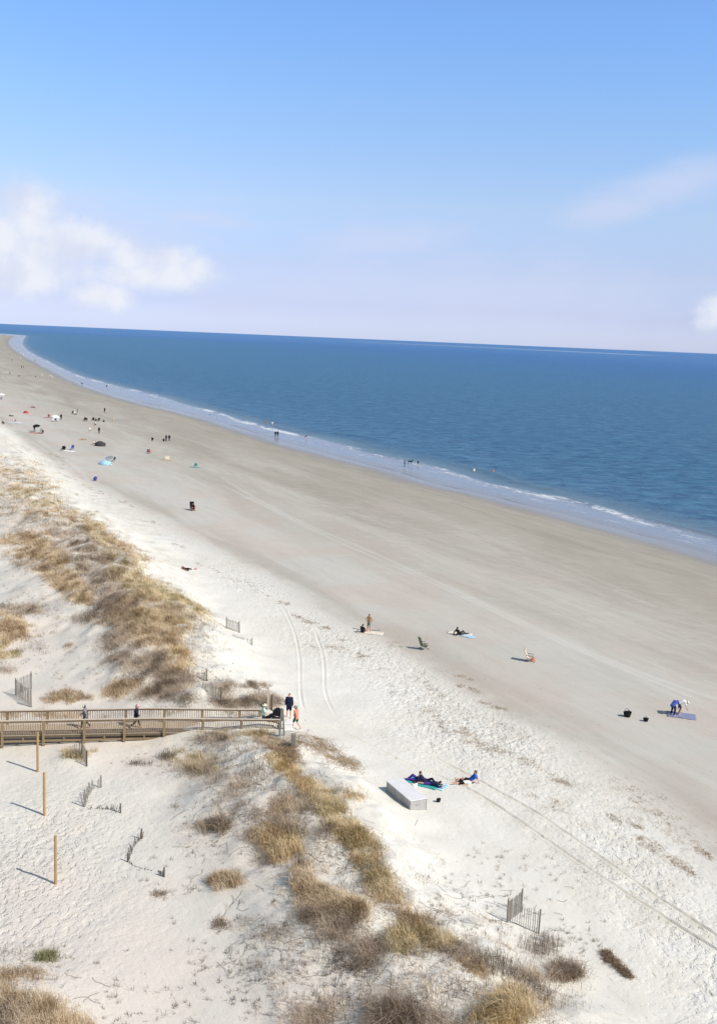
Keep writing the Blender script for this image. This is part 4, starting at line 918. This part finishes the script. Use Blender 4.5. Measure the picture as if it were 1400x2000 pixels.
person(188, 822, 'sit', 175, 'light', 'dark-clothed person sitting in the middle of the dark row', jacket='dkgrey', trousers='black')
beach_chair(193, 823, 175, MAT['dkgrey'], PLAST, 'third chair of the long dark row, right of the sitter', size=1.15)
bag(203, 824, 0, MAT['black'], 'black bag at the right end of the long dark row', 1.2)
person(187, 831, 'crouch', 160, 'light', 'person in white shirt crouching below the long dark row', tee='white', trousers='black', size=1.1)
person(222, 825, 'stand', 160, 'light', 'slim pale person standing right of the dark row', tee='cream', shorts='cream')
person(176, 846, 'stand', 190, 'light', 'white-shirted person standing left of the dark standing one', tee='white', shorts='sage')
person(194, 847, 'stand', 170, 'dark', 'dark person standing right of the white-shirted one', jacket='black', trousers='dkgrey', size=1.05)
# the far end of the beach
FAR = [(83, 736, 'white', 'white', 'person in pale clothes walking left of the white pair', 'walk'), (98, 738, 'white', 'tan', 'left one of the white pair walking near the water', 'walk'), (102, 738, 'white', 'white', 'right one of the white pair walking near the water', 'walk'),
       (43, 719, 'black', 'black', 'left one of the dark pair walking on the far beach', 'stand'), (47, 719, 'grey', 'black', 'right one of the dark pair walking on the far beach', 'stand'), (20, 732, 'grey', 'black', 'lone grey-clad person walking left on the far beach', 'walk'),
       (24, 705, 'black', 'brown', 'lone dark person above the walking grey one on the far beach', 'stand'), (19, 694, 'black', 'black', 'dark figure among the farthest people at the beach bend', 'stand'), (16, 688, 'white', 'grey', 'pale figure among the farthest people at the beach bend', 'stand'),
       (41, 701, 'white', 'white', 'pale figure near the wet sand at the beach bend', 'stand'), (46, 693, 'white', 'white', 'pale figure at the foam left of the other bather', 'stand'), (57, 696, 'white', 'orange', 'pale bather standing in the foam at the beach bend', 'stand'),
       (69, 706, 'black', 'black', 'dark person standing in the swash near the beach bend', 'stand'), (7, 666, 'black', 'black', 'leftmost of the two specks at the far tip of the beach', 'stand'), (20, 664, 'black', 'dkgrey', 'right one of the two specks at the far tip', 'stand')]
for px_, py_, a, b, lb, pz in FAR: person(px_, py_, pz, random.choice([0, 170, 90, -90]), 'light', lb, 'people strolling at the far end of the beach', tee=a, trousers=b, size=1.05)
bag(38, 735, 0, MAT['black'], 'dark bundle on the far sand right of the grey walker', 1.3); bag(70, 736, 0, MAT['brown'], 'brown bundle on the far sand left of the pale walker', 1.1)
dog(161, 751, 90, MAT['black'], 'dark dog standing on wet sand near the far water', 1.3)
person(209, 758, 'stand', 180, 'light', 'dark person standing in the far swash below the foam', tee='black', shorts='navy', size=1.05)
person(212, 755, 'bend', 140, 'light', 'pale person bending beside the dark one in the swash', tee='white', shorts='white')
# people in the water
def sea_at(px, py): q = plane([px], [py], .03)[0]; return V(*q)
person(0, 0, 'stand', 0, 'tanned', 'left one of two bare bathers wading beyond the foam', at_=sea_at(519, 828), zoff=-.45, swim='orange')
person(0, 0, 'walk', 30, 'light', 'right one of two bare bathers wading beyond the foam', at_=sea_at(532, 830), zoff=-.5, swim='white', tee='cream')
person(0, 0, 'stand', 10, 'dark', 'left one of the dark pair at the water edge', at_=sea_at(538, 853), jacket='black', trousers='black')
person(0, 0, 'stand', -10, 'dark', 'right one of the dark pair at the water edge', at_=sea_at(542.5, 853), jacket='black', trousers='black')
person(0, 0, 'bend', -60, 'light', 'person in dark top stooping in the swash with a clear reflection', at_=sea_at(597, 858), zoff=-.05, tee='navy', swim='black')
person(0, 0, 'stand', -90, 'dark', 'dark person standing in the swash with a black dog', at_=sea_at(789.5, 912), zoff=-.05, jacket='black', trousers='black')
dog(800, 911, -90, MAT['black'], 'black dog trotting in the swash between two people', 1.35, .03)
person(0, 0, 'walk', -60, 'light', 'person in dark top leaning in the water right of the black dog', at_=sea_at(816, 909), zoff=-.25, tee='black', swim='black', size=.85)
person(0, 0, 'stand', 180, 'light', 'bather in white chest deep left of the red one', at_=sea_at(925, 921), zoff=-.85, tee='white')
person(0, 0, 'stand', 180, 'tanned', 'bather in red waist deep in the near water', at_=sea_at(962, 923), zoff=-.8, tee='coral')
bag(410, 812, 0, MAT['black'], 'small dark bundle in the swash left of the dark pair', 1.1)

# ------------------------------------------------------------------ vegetation
def grass_mat(name, c1, c2, c3):
    mt = bpy.data.materials.new(name); mt.use_nodes = True; t = NT(mt.node_tree); p = t.n['Principled BSDF']
    a = t.attr('tone'); c = t.mix(t.ramp(a, 0, .5, smooth=False), c1, c2); c = t.mix(t.ramp(a, .5, 1, smooth=False), c, c3)
    t.put(p.inputs['Base Color'], c); p.inputs['Roughness'].default_value = .75; p.inputs['Specular IOR Level'].default_value = .15
    tr = t.new('ShaderNodeBsdfTranslucent'); t.put(tr.inputs[0], c); mx = t.new('ShaderNodeMixShader'); mx.inputs[0].default_value = .28
    o = t.n['Material Output']; t.l.new(p.outputs[0], mx.inputs[1]); t.l.new(tr.outputs[0], mx.inputs[2]); t.l.new(mx.outputs[0], o.inputs[0]); return mt
GM = {'tan': grass_mat('tan_dune_grass', (.27, .18, .10), (.62, .46, .28), (.86, .73, .54)), 'gold': grass_mat('golden_grass', (.33, .22, .10), (.72, .53, .27), (.90, .76, .52)),
      'olive': grass_mat('olive_grass', (.27, .21, .10), (.64, .51, .29), (.86, .74, .51)), 'grey': grass_mat('grey_brown_shrub', (.16, .115, .08), (.44, .345, .255), (.74, .61, .48)),
      'stalk': grass_mat('dry_stalks', (.13, .10, .08), (.25, .20, .15), (.40, .33, .26)), 'green': grass_mat('green_leaves', (.10, .12, .04), (.20, .20, .09), (.38, .36, .19)),
      'mat': grass_mat('straw_debris', (.20, .13, .07), (.38, .26, .15), (.50, .38, .25))}
def blades(bx, by_, bz, h, w_, spread, kind, g):
    """one bent blade or twig per base point; returns verts, quads, tris, tone"""
    n = len(bx); az = g.uniform(0, 2*np.pi, n); ln = np.abs(g.normal(0, 1, n))*spread; hh = h*g.uniform(.35, 1.2, n)
    dx = np.cos(az)*ln+(-.10 if kind != 'stalk' else -.02); dy = np.sin(az)*ln+.03; wa = g.uniform(0, np.pi, n); wx = np.cos(wa)*w_/2; wy = np.sin(wa)*w_/2
    B = np.stack([bx, by_, bz-.03], 1); M_ = B+np.stack([dx*.45*hh, dy*.45*hh, hh*.62], 1); T = B+np.stack([dx*1.5*hh, dy*1.5*hh, hh*(1-np.clip(ln*.5, 0, .55))], 1)
    Wv = np.stack([wx, wy, 0*wx], 1); Vt = np.stack([B-Wv, B+Wv, M_+Wv*.8, M_-Wv*.8, T], 1).reshape(-1, 3)
    i = np.arange(n)*5; Qs = np.stack([i, i+1, i+2, i+3], 1); Ts = np.stack([i+3, i+2, i+4], 1)
    return Vt, Qs, Ts, np.repeat(np.clip(g.normal(.46, .27, n)+.9*fbm(bx*1.3, by_*1.1, 201, 2), 0, 1), 5)  # random blade tone; shadow and highlight contrast between tufts is put in too
def build_blades(name, parts, mat, parent=None):
    Vs, Qs, Ts, To = [], [], [], []; off = 0
    for v, q, t_, to in parts: Vs.append(v); Qs.append(q+off); Ts.append(t_+off); To.append(to); off += len(v)
    me = np_mesh(name, np.concatenate(Vs), np.concatenate(Qs), {'tone': np.concatenate(To)}, np.concatenate(Ts), smooth=False); return link(name, me, mat, parent)
def tuft_points(cx, cy, rx, ry, n, rot=0.0, g=rng):
    a = g.uniform(0, 2*np.pi, n); r_ = np.sqrt(g.uniform(0, 1, n)); r_ = np.where(g.random(n) < .35, r_*g.uniform(1, 1.8, n), r_); ux = rx*r_*np.cos(a); uy = ry*r_*np.sin(a)
    c_, s_ = math.cos(R(rot)), math.sin(R(rot)); return cx+ux*c_-uy*s_, cy+ux*s_+uy*c_
# patches of the continuous cover: centre px,py, radii px, rotation deg, kind, density of tussocks, blade height
PAT = [
 (20,912,60,14,3,'tan',60,.5),(45,930,50,9,10,'tan',40,.5),(50,946,55,9,5,'tan',60,.5),(20,962,50,10,0,'tan',45,.5),(70,972,45,12,12,'olive',60,.6),(85,985,30,8,10,'tan',25,.5),(15,985,30,8,0,'grey',20,.5),
 (70,1006,75,6,4,'grey',55,.5),(110,1004,60,6,4,'tan',55,.5),(160,1018,40,10,28,'tan',60,.55),(195,1045,35,11,42,'olive',50,.6),(225,1062,30,8,35,'tan',40,.5),(262,1078,30,8,30,'tan',40,.5),(90,1036,60,18,8,'grey',80,.5),(140,1050,45,18,20,'grey',70,.5),
 (45,1052,55,9,-4,'tan',70,.5),(75,1066,35,12,20,'tan',60,.5),(62,1086,35,9,10,'tan',50,.5),(95,1082,40,14,30,'tan',70,.55),(120,1108,35,14,40,'tan',70,.55),(60,1105,35,6,15,'grey',40,.5),(105,1132,30,10,35,'tan',55,.5),(145,1150,30,12,25,'tan',60,.55),(160,1172,22,7,10,'tan',30,.5),
 (160,1090,35,22,35,'grey',80,.55),(190,1115,35,22,40,'grey',80,.55),(175,1070,35,15,20,'grey',50,.5),(215,1095,35,14,20,'grey',55,.5),(245,1105,35,14,15,'olive',55,.55),(255,1130,35,14,15,'tan',60,.55),(215,1150,32,24,45,'grey',80,.55),(285,1148,38,14,20,'olive',70,.6),(325,1166,38,10,22,'olive',60,.55),(372,1180,40,7,32,'olive',45,.5),
 (235,1180,32,24,40,'grey',70,.55),(205,1205,25,12,20,'grey',30,.5),(175,1208,25,7,0,'grey',20,.45),(290,1185,42,14,10,'tan',70,.6),(310,1205,48,12,5,'olive',70,.6),(345,1195,30,10,10,'grey',40,.6),(265,1215,40,18,10,'tan',80,.6),(330,1222,40,14,5,'tan',65,.6),(240,1245,32,18,-20,'grey',70,.6),(285,1245,35,14,0,'tan',55,.6),(325,1245,30,16,0,'tan',50,.6),
 (225,1275,30,14,-20,'grey',45,.55),(275,1280,45,18,0,'grey',85,.6),(320,1280,28,16,0,'grey',55,.6),(350,1285,18,20,0,'gold',55,.7),(300,1310,50,12,5,'grey',60,.55),(345,1320,40,10,10,'grey',45,.55),(250,1345,45,10,-8,'tan',70,.6),(300,1340,45,12,0,'grey',90,.6),(345,1335,35,10,0,'grey',60,.6),(330,1362,55,8,0,'grey',55,.5),(380,1365,45,6,5,'grey',40,.45),
 (15,1215,30,15,10,'tan',60,.6),(12,1240,35,14,-5,'tan',60,.6),(40,1190,35,7,5,'grey',30,.5),(50,1255,35,12,10,'stalk',30,.5),(10,1275,22,10,0,'olive',30,.55),(15,1305,25,8,0,'grey',20,.5),(70,1190,22,7,10,'grey',16,.5),
 (440,1376,45,4,-3,'grey',50,.4),(495,1372,40,7,0,'grey',55,.45),(525,1365,22,8,10,'grey',40,.5),(60,1398,45,7,0,'tan',60,.45),(130,1398,55,5,0,'tan',50,.4),(215,1396,60,5,0,'grey',40,.4),(330,1392,50,5,0,'grey',30,.4),(440,1392,50,5,0,'grey',35,.4),
 (415,1441,32,6,-4,'grey',60,.5),(470,1434,42,7,0,'olive',85,.5),(440,1452,40,8,-15,'grey',50,.5),(515,1444,30,8,20,'tan',60,.5),(545,1460,28,10,30,'mat',70,.45),(558,1478,16,14,40,'mat',35,.45),(500,1465,40,14,20,'stalk',40,.55),
 (610,1450,40,9,12,'mat',130,.18),(650,1475,42,9,28,'mat',130,.18),(680,1490,20,4,25,'mat',40,.15),
 (368,1480,32,10,0,'olive',60,.6),(378,1498,30,12,10,'grey',70,.6),(405,1520,30,12,20,'grey',60,.6),(400,1500,25,10,10,'olive',30,.6),(430,1505,45,22,20,'stalk',50,.6),(440,1545,30,10,20,'grey',45,.6),(468,1530,22,8,30,'grey',25,.5),(470,1500,45,20,20,'stalk',45,.6),
 (545,1488,18,8,25,'gold',60,.65),(565,1505,22,9,30,'gold',70,.65),(590,1525,25,9,32,'gold',70,.65),(612,1545,28,12,35,'gold',75,.7),(637,1570,28,14,40,'olive',80,.75),(655,1598,30,16,40,'olive',90,.75),(680,1622,30,14,35,'gold',85,.75),(705,1648,32,14,35,'olive',90,.75),(715,1680,30,15,45,'gold',75,.7),(735,1705,26,14,40,'olive',60,.7),(742,1735,24,18,30,'olive',70,.75),(770,1760,30,12,20,'tan',45,.7),
 (590,1560,35,14,10,'grey',40,.6),(575,1575,30,10,0,'grey',35,.6),(505,1590,36,12,0,'grey',95,.65),(540,1580,30,10,-10,'tan',45,.6),(480,1568,25,10,20,'grey',25,.55),(560,1620,45,12,0,'grey',60,.6),(610,1618,35,12,0,'grey',60,.6),(525,1630,30,16,10,'tan',70,.7),(550,1655,26,20,0,'gold',80,.8),(530,1668,25,14,0,'grey',60,.75),
 (590,1715,16,22,0,'tan',80,.75),(602,1750,35,14,10,'tan',100,.7),(640,1765,35,14,10,'tan',100,.7),(630,1792,35,12,15,'grey',90,.65),(665,1790,30,10,0,'grey',60,.6),(690,1775,22,12,0,'tan',60,.65),(655,1822,22,10,0,'grey',50,.6),(690,1740,25,8,20,'stalk',25,.5),
 (790,1840,26,20,0,'olive',90,.8),(832,1835,40,16,0,'olive',110,.75),(865,1830,30,14,0,'tan',60,.7),(795,1785,38,14,10,'tan',60,.65),(815,1812,40,10,5,'tan',40,.6),(870,1795,35,12,20,'stalk',40,.6),(900,1870,32,12,15,'grey',80,.65),(925,1890,25,10,25,'tan',45,.6),(720,1850,32,14,0,'grey',80,.65),(700,1875,20,14,0,'grey',45,.7),(760,1860,30,12,0,'stalk',40,.6),
 (965,1885,55,14,15,'stalk',70,.75),(1010,1895,45,16,10,'stalk',80,.8),(1055,1890,35,22,0,'grey',90,.85),(1095,1902,35,12,0,'grey',80,.8),(1055,1850,25,14,0,'stalk',55,.8),(1030,1930,55,18,0,'stalk',80,.7),(1090,1945,30,22,0,'stalk',50,.7),(1000,1962,35,22,0,'gold',85,.85),(975,1990,40,14,0,'gold',70,.85),(1060,1975,45,14,0,'grey',50,.7),
 (870,2005,45,16,0,'grey',70,.7),(840,1955,45,25,0,'stalk',40,.65),(900,1935,45,18,0,'stalk',40,.6),(770,2000,34,20,0,'grey',110,.9),(615,1998,30,16,0,'grey',60,.75),(650,1960,35,16,0,'stalk',35,.7),(1110,2000,40,12,0,'stalk',30,.6),(715,1960,45,30,0,'stalk',30,.6),
 (15,1935,45,22,10,'tan',90,.7),(50,1955,42,18,15,'tan',110,.7),(20,1985,60,22,0,'grey',120,.7),(75,1985,45,14,10,'tan',70,.6),(135,1998,35,8,0,'tan',40,.5),(45,1905,40,10,0,'tan',25,.5),(30,1858,35,6,-15,'stalk',18,.45),
 (520,1820,30,7,15,'grey',28,.55),(560,1815,20,10,0,'stalk',25,.6),(600,1850,40,18,0,'stalk',45,.6),(640,1880,40,22,0,'stalk',45,.6),(560,1870,35,14,0,'stalk',25,.5),(655,1730,45,20,0,'stalk',18,.5),(480,1805,12,5,0,'grey',10,.4),
 (700,1700,40,18,20,'stalk',30,.6),(640,1660,45,25,20,'stalk',45,.6),(600,1585,60,20,20,'stalk',45,.6),(520,1530,50,25,30,'stalk',60,.6),(480,1480,60,18,10,'stalk',50,.6),(620,1700,35,14,0,'stalk',18,.5),(830,1870,40,12,0,'stalk',25,.5),(410,1580,40,12,10,'stalk',20,.5),(400,1640,40,18,0,'grey',20,.45),(750,1915,50,18,0,'stalk',30,.6),
 (660,1540,28,6,25,'stalk',16,.4),(690,1555,15,7,0,'gold',12,.5),(670,1530,40,5,22,'mat',14,.2),(830,1720,16,12,0,'grey',30,.5),(870,1735,30,6,25,'stalk',14,.4),(440,1348,13,12,0,'grey',30,.5),(380,1245,45,10,10,'stalk',22,.5),(380,1270,30,8,0,'stalk',12,.4),(395,1218,35,10,10,'stalk',18,.5)]
groups = {}
SC = [(60, 950, 90, 60, 200), (150, 1090, 130, 90, 420), (290, 1230, 120, 100, 320), (520, 1530, 130, 80, 380), (640, 1700, 150, 120, 420), (880, 1880, 220, 110, 520), (430, 1560, 60, 90, 110), (60, 1230, 80, 60, 80), (60, 1960, 90, 50, 120), (620, 1900, 120, 90, 150)]
for cx, cy, rx, ry, n in SC:
    tx, ty = tuft_points(cx, cy, rx, ry, n, 35); P = hit(tx, ty); dist = float(np.median(P[:, 1]))
    kp = fbm(P[:, 0]*.5, P[:, 1]*.4, 131, 2, .6) > -.08+rng.normal(0, .15, len(P)); P = P[kp]
    for kind, lo, hi, nb in (('grey', 0, .55, 14), ('tan', .55, .8, 14), ('stalk', .8, 1.01, 6)):
        sl = rng.random(len(P)); Pk = P[(sl >= lo) & (sl < hi)]
        m_ = len(Pk)*nb; rad = .22*max(1, dist/110); bx = np.repeat(Pk[:, 0], nb)+rng.normal(0, rad, m_); by_ = np.repeat(Pk[:, 1], nb)+rng.normal(0, rad, m_)
        groups.setdefault(kind, []).append(blades(bx, by_, mac(bx, by_), np.repeat(rng.uniform(.14, .42, len(Pk)), nb), .016*max(1, dist/75), .8, kind, rng))
for (cx, cy, rx, ry, rot, kind, nt_, h) in PAT:
    tx, ty = tuft_points(cx, cy, rx*1.2, ry*1.3, max(6, int(nt_*((1.35 if cy > 1780 else 1.6) if cy > 1390 else 4.6))), rot); P = hit(tx, ty); dist = float(np.median(P[:, 1]))
    if kind != 'mat':      # the cover is broken by bare sand
        kp = fbm(P[:, 0]*.85, P[:, 1]*.6, 101, 3, .7) > ((-.22 if kind in ('gold', 'olive', 'mat') else -.06) if dist < 82 else -.36)+rng.normal(0, .12, len(P)); P = P[kp] if kp.sum() > 3 else P
    nb = int({'stalk': 7, 'mat': 26, 'grey': 20}.get(kind, 22)*min(1.0, 75/dist)**.5); wb = {'stalk': .018, 'mat': .022, 'grey': .016}.get(kind, .019)*max(1, dist/75); spr = {'stalk': .28, 'mat': 1.5, 'grey': .75}.get(kind, .5)
    rad = {'stalk': .30, 'mat': .30, 'grey': .34}.get(kind, .22)*max(1, dist/110)
    n = len(P)*nb; bx = np.repeat(P[:, 0], nb)+rng.normal(0, rad, n); by_ = np.repeat(P[:, 1], nb)+rng.normal(0, rad, n)
    sz = np.repeat(rng.uniform(.55, 1.0, len(P))+.9*np.clip(fbm(P[:, 0]*.9, P[:, 1]*.7, 211, 2), -.3, .5), nb)
    groups.setdefault(kind, []).append(blades(bx, by_, mac(bx, by_), h*(.74 if dist < 82 else .86)*sz, wb*.85, spr, kind, rng))
NM = {'tan': ('dune_grass', 'tan dry dune grass covering the ridges'), 'gold': ('dune_grass', 'golden dune grass running along the crest'), 'olive': ('dune_grass', 'olive green tinged dune grass in thick bands'), 'grey': ('dune_scrub', 'grey brown twiggy scrub on the dune flanks'), 'stalk': ('dry_stalks', 'sparse dark dry stalks standing in the white dune sand'), 'mat': ('straw_litter', 'orange brown straw litter drifted at the dune foot')}
nbl = 0
for kind, parts in groups.items():
    o = build_blades(NM[kind][0], parts, GM[kind]); tag(o, NM[kind][1], 'dune vegetation', kind='stuff'); nbl += len(o.data.vertices)//5
print('blades', nbl)
# tiny seedlings and runners
g2 = np.random.default_rng(5); parts = []
SEED = [(480, 1860, 120, 70, 130), (560, 1930, 130, 60, 150), (330, 1700, 60, 60, 22), (420, 1600, 60, 60, 40), (120, 1880, 90, 40, 25), (260, 1960, 120, 35, 45), (70, 1150, 90, 60, 70), (150, 1300, 90, 40, 40), (380, 1310, 80, 50, 45), (900, 1780, 90, 40, 80), (1100, 1840, 60, 40, 60), (600, 1640, 120, 80, 120), (450, 1480, 90, 40, 110), (800, 1900, 160, 80, 160), (980, 1700, 140, 40, 60), (300, 1490, 60, 30, 14)]
for cx, cy, rx, ry, n in SEED:
    tx, ty = tuft_points(cx, cy, rx, ry, n, 0, g2); P = hit(tx, ty); nb = 7; m_ = n*nb; bx = np.repeat(P[:, 0], nb)+g2.normal(0, .06, m_); by_ = np.repeat(P[:, 1], nb)+g2.normal(0, .06, m_)
    parts.append(blades(bx, by_, mac(bx, by_), np.repeat(g2.uniform(.12, .34, n), nb), .018, .5, 'stalk', g2))
o = build_blades('seedlings', parts, GM['stalk']); tag(o, 'tiny dry seedlings dotted over the sand', 'seedlings', kind='stuff')
# creeping runners: thin dark stems lying on the dune sand
Vs, Qs = [], []; off = 0; 
for cx, cy, rx, ry, n in [(560, 1500, 120, 50, 34), (620, 1640, 120, 80, 46), (760, 1860, 180, 110, 60), (950, 1900, 160, 80, 46), (480, 1800, 60, 80, 14), (420, 1620, 50, 80, 14), (130, 1120, 120, 90, 34), (330, 1240, 80, 70, 26), (120, 1950, 90, 30, 14), (980, 1760, 120, 40, 20), (60, 1010, 80, 60, 20)]:
    tx, ty = tuft_points(cx, cy, rx, ry, n, 0, g2); P = hit(tx, ty)
    for p0 in P:
        a = g2.uniform(0, 6.28); L = g2.uniform(.5, 1.8); ns = 9; aa = a+np.cumsum(g2.normal(0, .28, ns)); xs = p0[0]+np.cumsum(np.cos(aa))*L/ns; ys = p0[1]+np.cumsum(np.sin(aa))*L/ns; zs = mac(xs, ys)+.03+.02*np.sin(np.arange(ns)*2.1)
        nrm = np.stack([-np.sin(aa), np.cos(aa), 0*aa], 1)*.008; ctr = np.stack([xs, ys, zs], 1); up = np.array([[0, 0, .012]])
        Vs.append(np.concatenate([ctr-nrm, ctr+up, ctr+nrm])); i = np.arange(ns-1)
        Qs.append(np.concatenate([np.stack([i, i+1, i+1+ns, i+ns], 1), np.stack([i+ns, i+ns+1, i+1+2*ns, i+2*ns], 1)])+off); off += 3*ns
me = np_mesh('creeping_runners', np.concatenate(Vs), np.concatenate(Qs), {'tone': np.full(off, .3)}); tag(link('creeping_runners', me, GM['stalk']), 'thin dark runner stems creeping over the dune sand', 'runners', kind='stuff')
# wrack: straw crumbs washed up in broken lines
parts = []
WRK = [(425,1118,45,3,24,16),(500,1150,30,3,28,12),(555,1178,12,3,15,12),(585,1205,14,3,18,14),(608,1215,14,3,10,14),(632,1226,10,2.5,5,12),(655,1265,22,4,6,18),(668,1250,9,2,5,6),(708,1281,14,4,8,14),(600,1260,20,3,20,8),(720,1300,55,14,25,26),(800,1370,60,16,28,26),(880,1420,60,16,28,30),(930,1450,50,10,28,30),(1010,1480,50,5,25,24),(1095,1525,22,4,22,18),(1060,1560,45,12,30,18),(1200,1600,14,3,35,12),(1240,1610,18,3,35,12),(1270,1650,50,8,35,34),(1330,1690,35,6,35,28),(910,1325,18,3,12,12),(905,1340,14,3,12,10),(930,1350,12,2.5,20,8),(945,1372,10,2.5,10,6),(960,1380,18,3,15,10),(985,1385,15,2,15,6),(1380,1670,25,5,35,18),(1000,1430,35,8,28,10),(150,940,22,3,28,14),(190,960,30,4,20,16),(250,985,20,3,25,12),(90,905,25,3,25,10),(300,1020,22,3,15,12),(350,1065,30,3,25,10),(110,890,18,2,15,8),(1250,1560,60,22,33,34),(1320,1620,60,22,33,30),(835,1340,50,10,30,14),(770,1260,18,5,15,10),(60,880,30,3,30,12),(30,885,16,3,35,10),(108,966,12,3,20,10),(125,985,14,3,20,8),(900,1430,90,12,27,30)]
for cx, cy, rx, ry, rot, n in WRK:
    tx, ty = tuft_points(cx, cy, rx, ry, n, rot, g2); P = hit(tx, ty); d_ = float(np.median(P[:, 1])); nb = 12; m_ = len(P)*nb; bx = np.repeat(P[:, 0], nb)+g2.normal(0, .16, m_); by_ = np.repeat(P[:, 1], nb)+g2.normal(0, .16, m_)
    parts.append(blades(bx, by_, mac(bx, by_)+.02, np.full(m_, .11), .022*max(1, d_/80), 1.6, 'mat', g2))
o = build_blades('wrack_straw', parts, GM['mat']); tag(o, 'broken lines of straw and seaweed washed up along the tide mark', 'wrack', kind='stuff')
for cx, cy, lb in ((1190, 1872, 'upper one of two dark brown straw heaps at the near dune toe'), (1214, 1896, 'lower one of two dark brown straw heaps at the near dune toe')):
    tx, ty = tuft_points(cx, cy, 16, 5, 22, 42, g2); P = hit(tx, ty); c0 = P.mean(0); nb = 40; m_ = len(P)*nb; bx = np.repeat(P[:, 0], nb)+g2.normal(0, .10, m_); by_ = np.repeat(P[:, 1], nb)+g2.normal(0, .10, m_)
    prt = blades(bx, by_, mac(bx, by_)+g2.uniform(0, .12, m_), np.full(m_, .16), .022, 1.3, 'mat', g2); prt = (prt[0]-c0, *prt[1:])
    o = build_blades('straw_heap', [prt], grass_mat('dark_straw', (.16, .11, .07), (.28, .20, .13), (.42, .33, .23))); o.location = c0; tag(o, lb, 'straw heap', 'straw heaps at the dune toe')
# tussocks standing apart: each a thing, its grass blades and its dead lower stems
TUFT = [(130, 1362, 34, 9, 'tan', .6, 60, 'rounded tan tussock standing alone just above the boardwalk railing'), (440, 1722, 25, 11, 'tan', .65, 40, 'tan tussock alone on bare sand left of the dune crest'), (420, 1614, 28, 10, 'grey', .6, 38, 'brownish tussock on the landward dune foot above the lone tan one'),
        (90, 1870, 17, 6, 'green', .38, 24, 'small vivid green plant on bare sand at the lower left'), (770, 1990, 26, 16, 'grey', .95, 50, 'dark upright shrub at the bottom edge in the middle'), (500, 1340, 24, 6, 'grey', .45, 30, 'brown scrub patch behind the posts at the boardwalk end'),
        (137, 1262, 6, 3, 'grey', .35, 9, 'tiny grey tuft on the open sand above the boardwalk'), (314, 1746, 8, 3, 'grey', .25, 9, 'tiny dark tuft below the triangle of fence slats'), (278, 1492, 22, 4, 'stalk', .5, 14, 'wispy twig cluster on smooth sand below the boardwalk'), (327, 1480, 14, 5, 'stalk', .8, 16, 'tall wispy twigs beside the dune foot below the boardwalk'),
        (152, 1474, 22, 7, 'olive', .55, 34, 'olive grass tussock growing through the bleached fence'), (372, 1736, 8, 4, 'stalk', .3, 6, 'faint twig sprig left of the lone tan tussock'), (425, 1806, 10, 4, 'grey', .4, 9, 'little brown sprig left of the dry stalks'), (1105, 1905, 26, 9, 'grey', .85, 40, 'spiky dark shrub at the right end of the near dune'), (590, 1722, 14, 12, 'tan', .8, 30, 'tall tan clump with a dark shaded side amid the near dune'),
        (1003, 1968, 24, 14, 'gold', .95, 44, 'bright golden clump near the bottom edge on the right'), (340, 1575, 9, 4, 'stalk', .3, 6, 'single sprig on smooth sand right of the curved fence'), (548, 1660, 20, 14, 'gold', .85, 40, 'big golden clump casting a blue shadow in the middle dune')]
for cx, cy, rx, ry, kind, h, nt_, lb in TUFT:
    tx, ty = tuft_points(cx, cy, rx, ry, nt_, 0, g2); P = hit(tx, ty); c0 = hit([cx], [cy])[0]; r = empty('shrub' if kind == 'grey' else ('plant' if kind in ('green', 'stalk') else 'grass_tussock'), c0)
    def mk(nb, hh_, k2, sp_, wd_, rad):
        m_ = len(P)*nb; bx = np.repeat(P[:, 0], nb)+g2.normal(0, rad, m_); by_ = np.repeat(P[:, 1], nb)+g2.normal(0, rad, m_); pr = blades(bx, by_, mac(bx, by_), hh_*np.repeat(g2.uniform(.6, 1.1, len(P)), nb), wd_, sp_, k2, g2); return (pr[0]-c0, *pr[1:])
    build_blades('leaves', [mk(34 if kind != 'stalk' else 8, h, kind, .5 if kind != 'grey' else .7, .018, .16)], GM[kind], r)
    if rx > 12: build_blades('dead_stems', [mk(5, h*1.15, 'stalk', .3, .014, .15)], GM['stalk'], r)
    tag(r, lb, 'shrub' if kind == 'grey' else ('plant' if kind in ('green', 'stalk') else 'tussock'), 'single plants on the dunes')
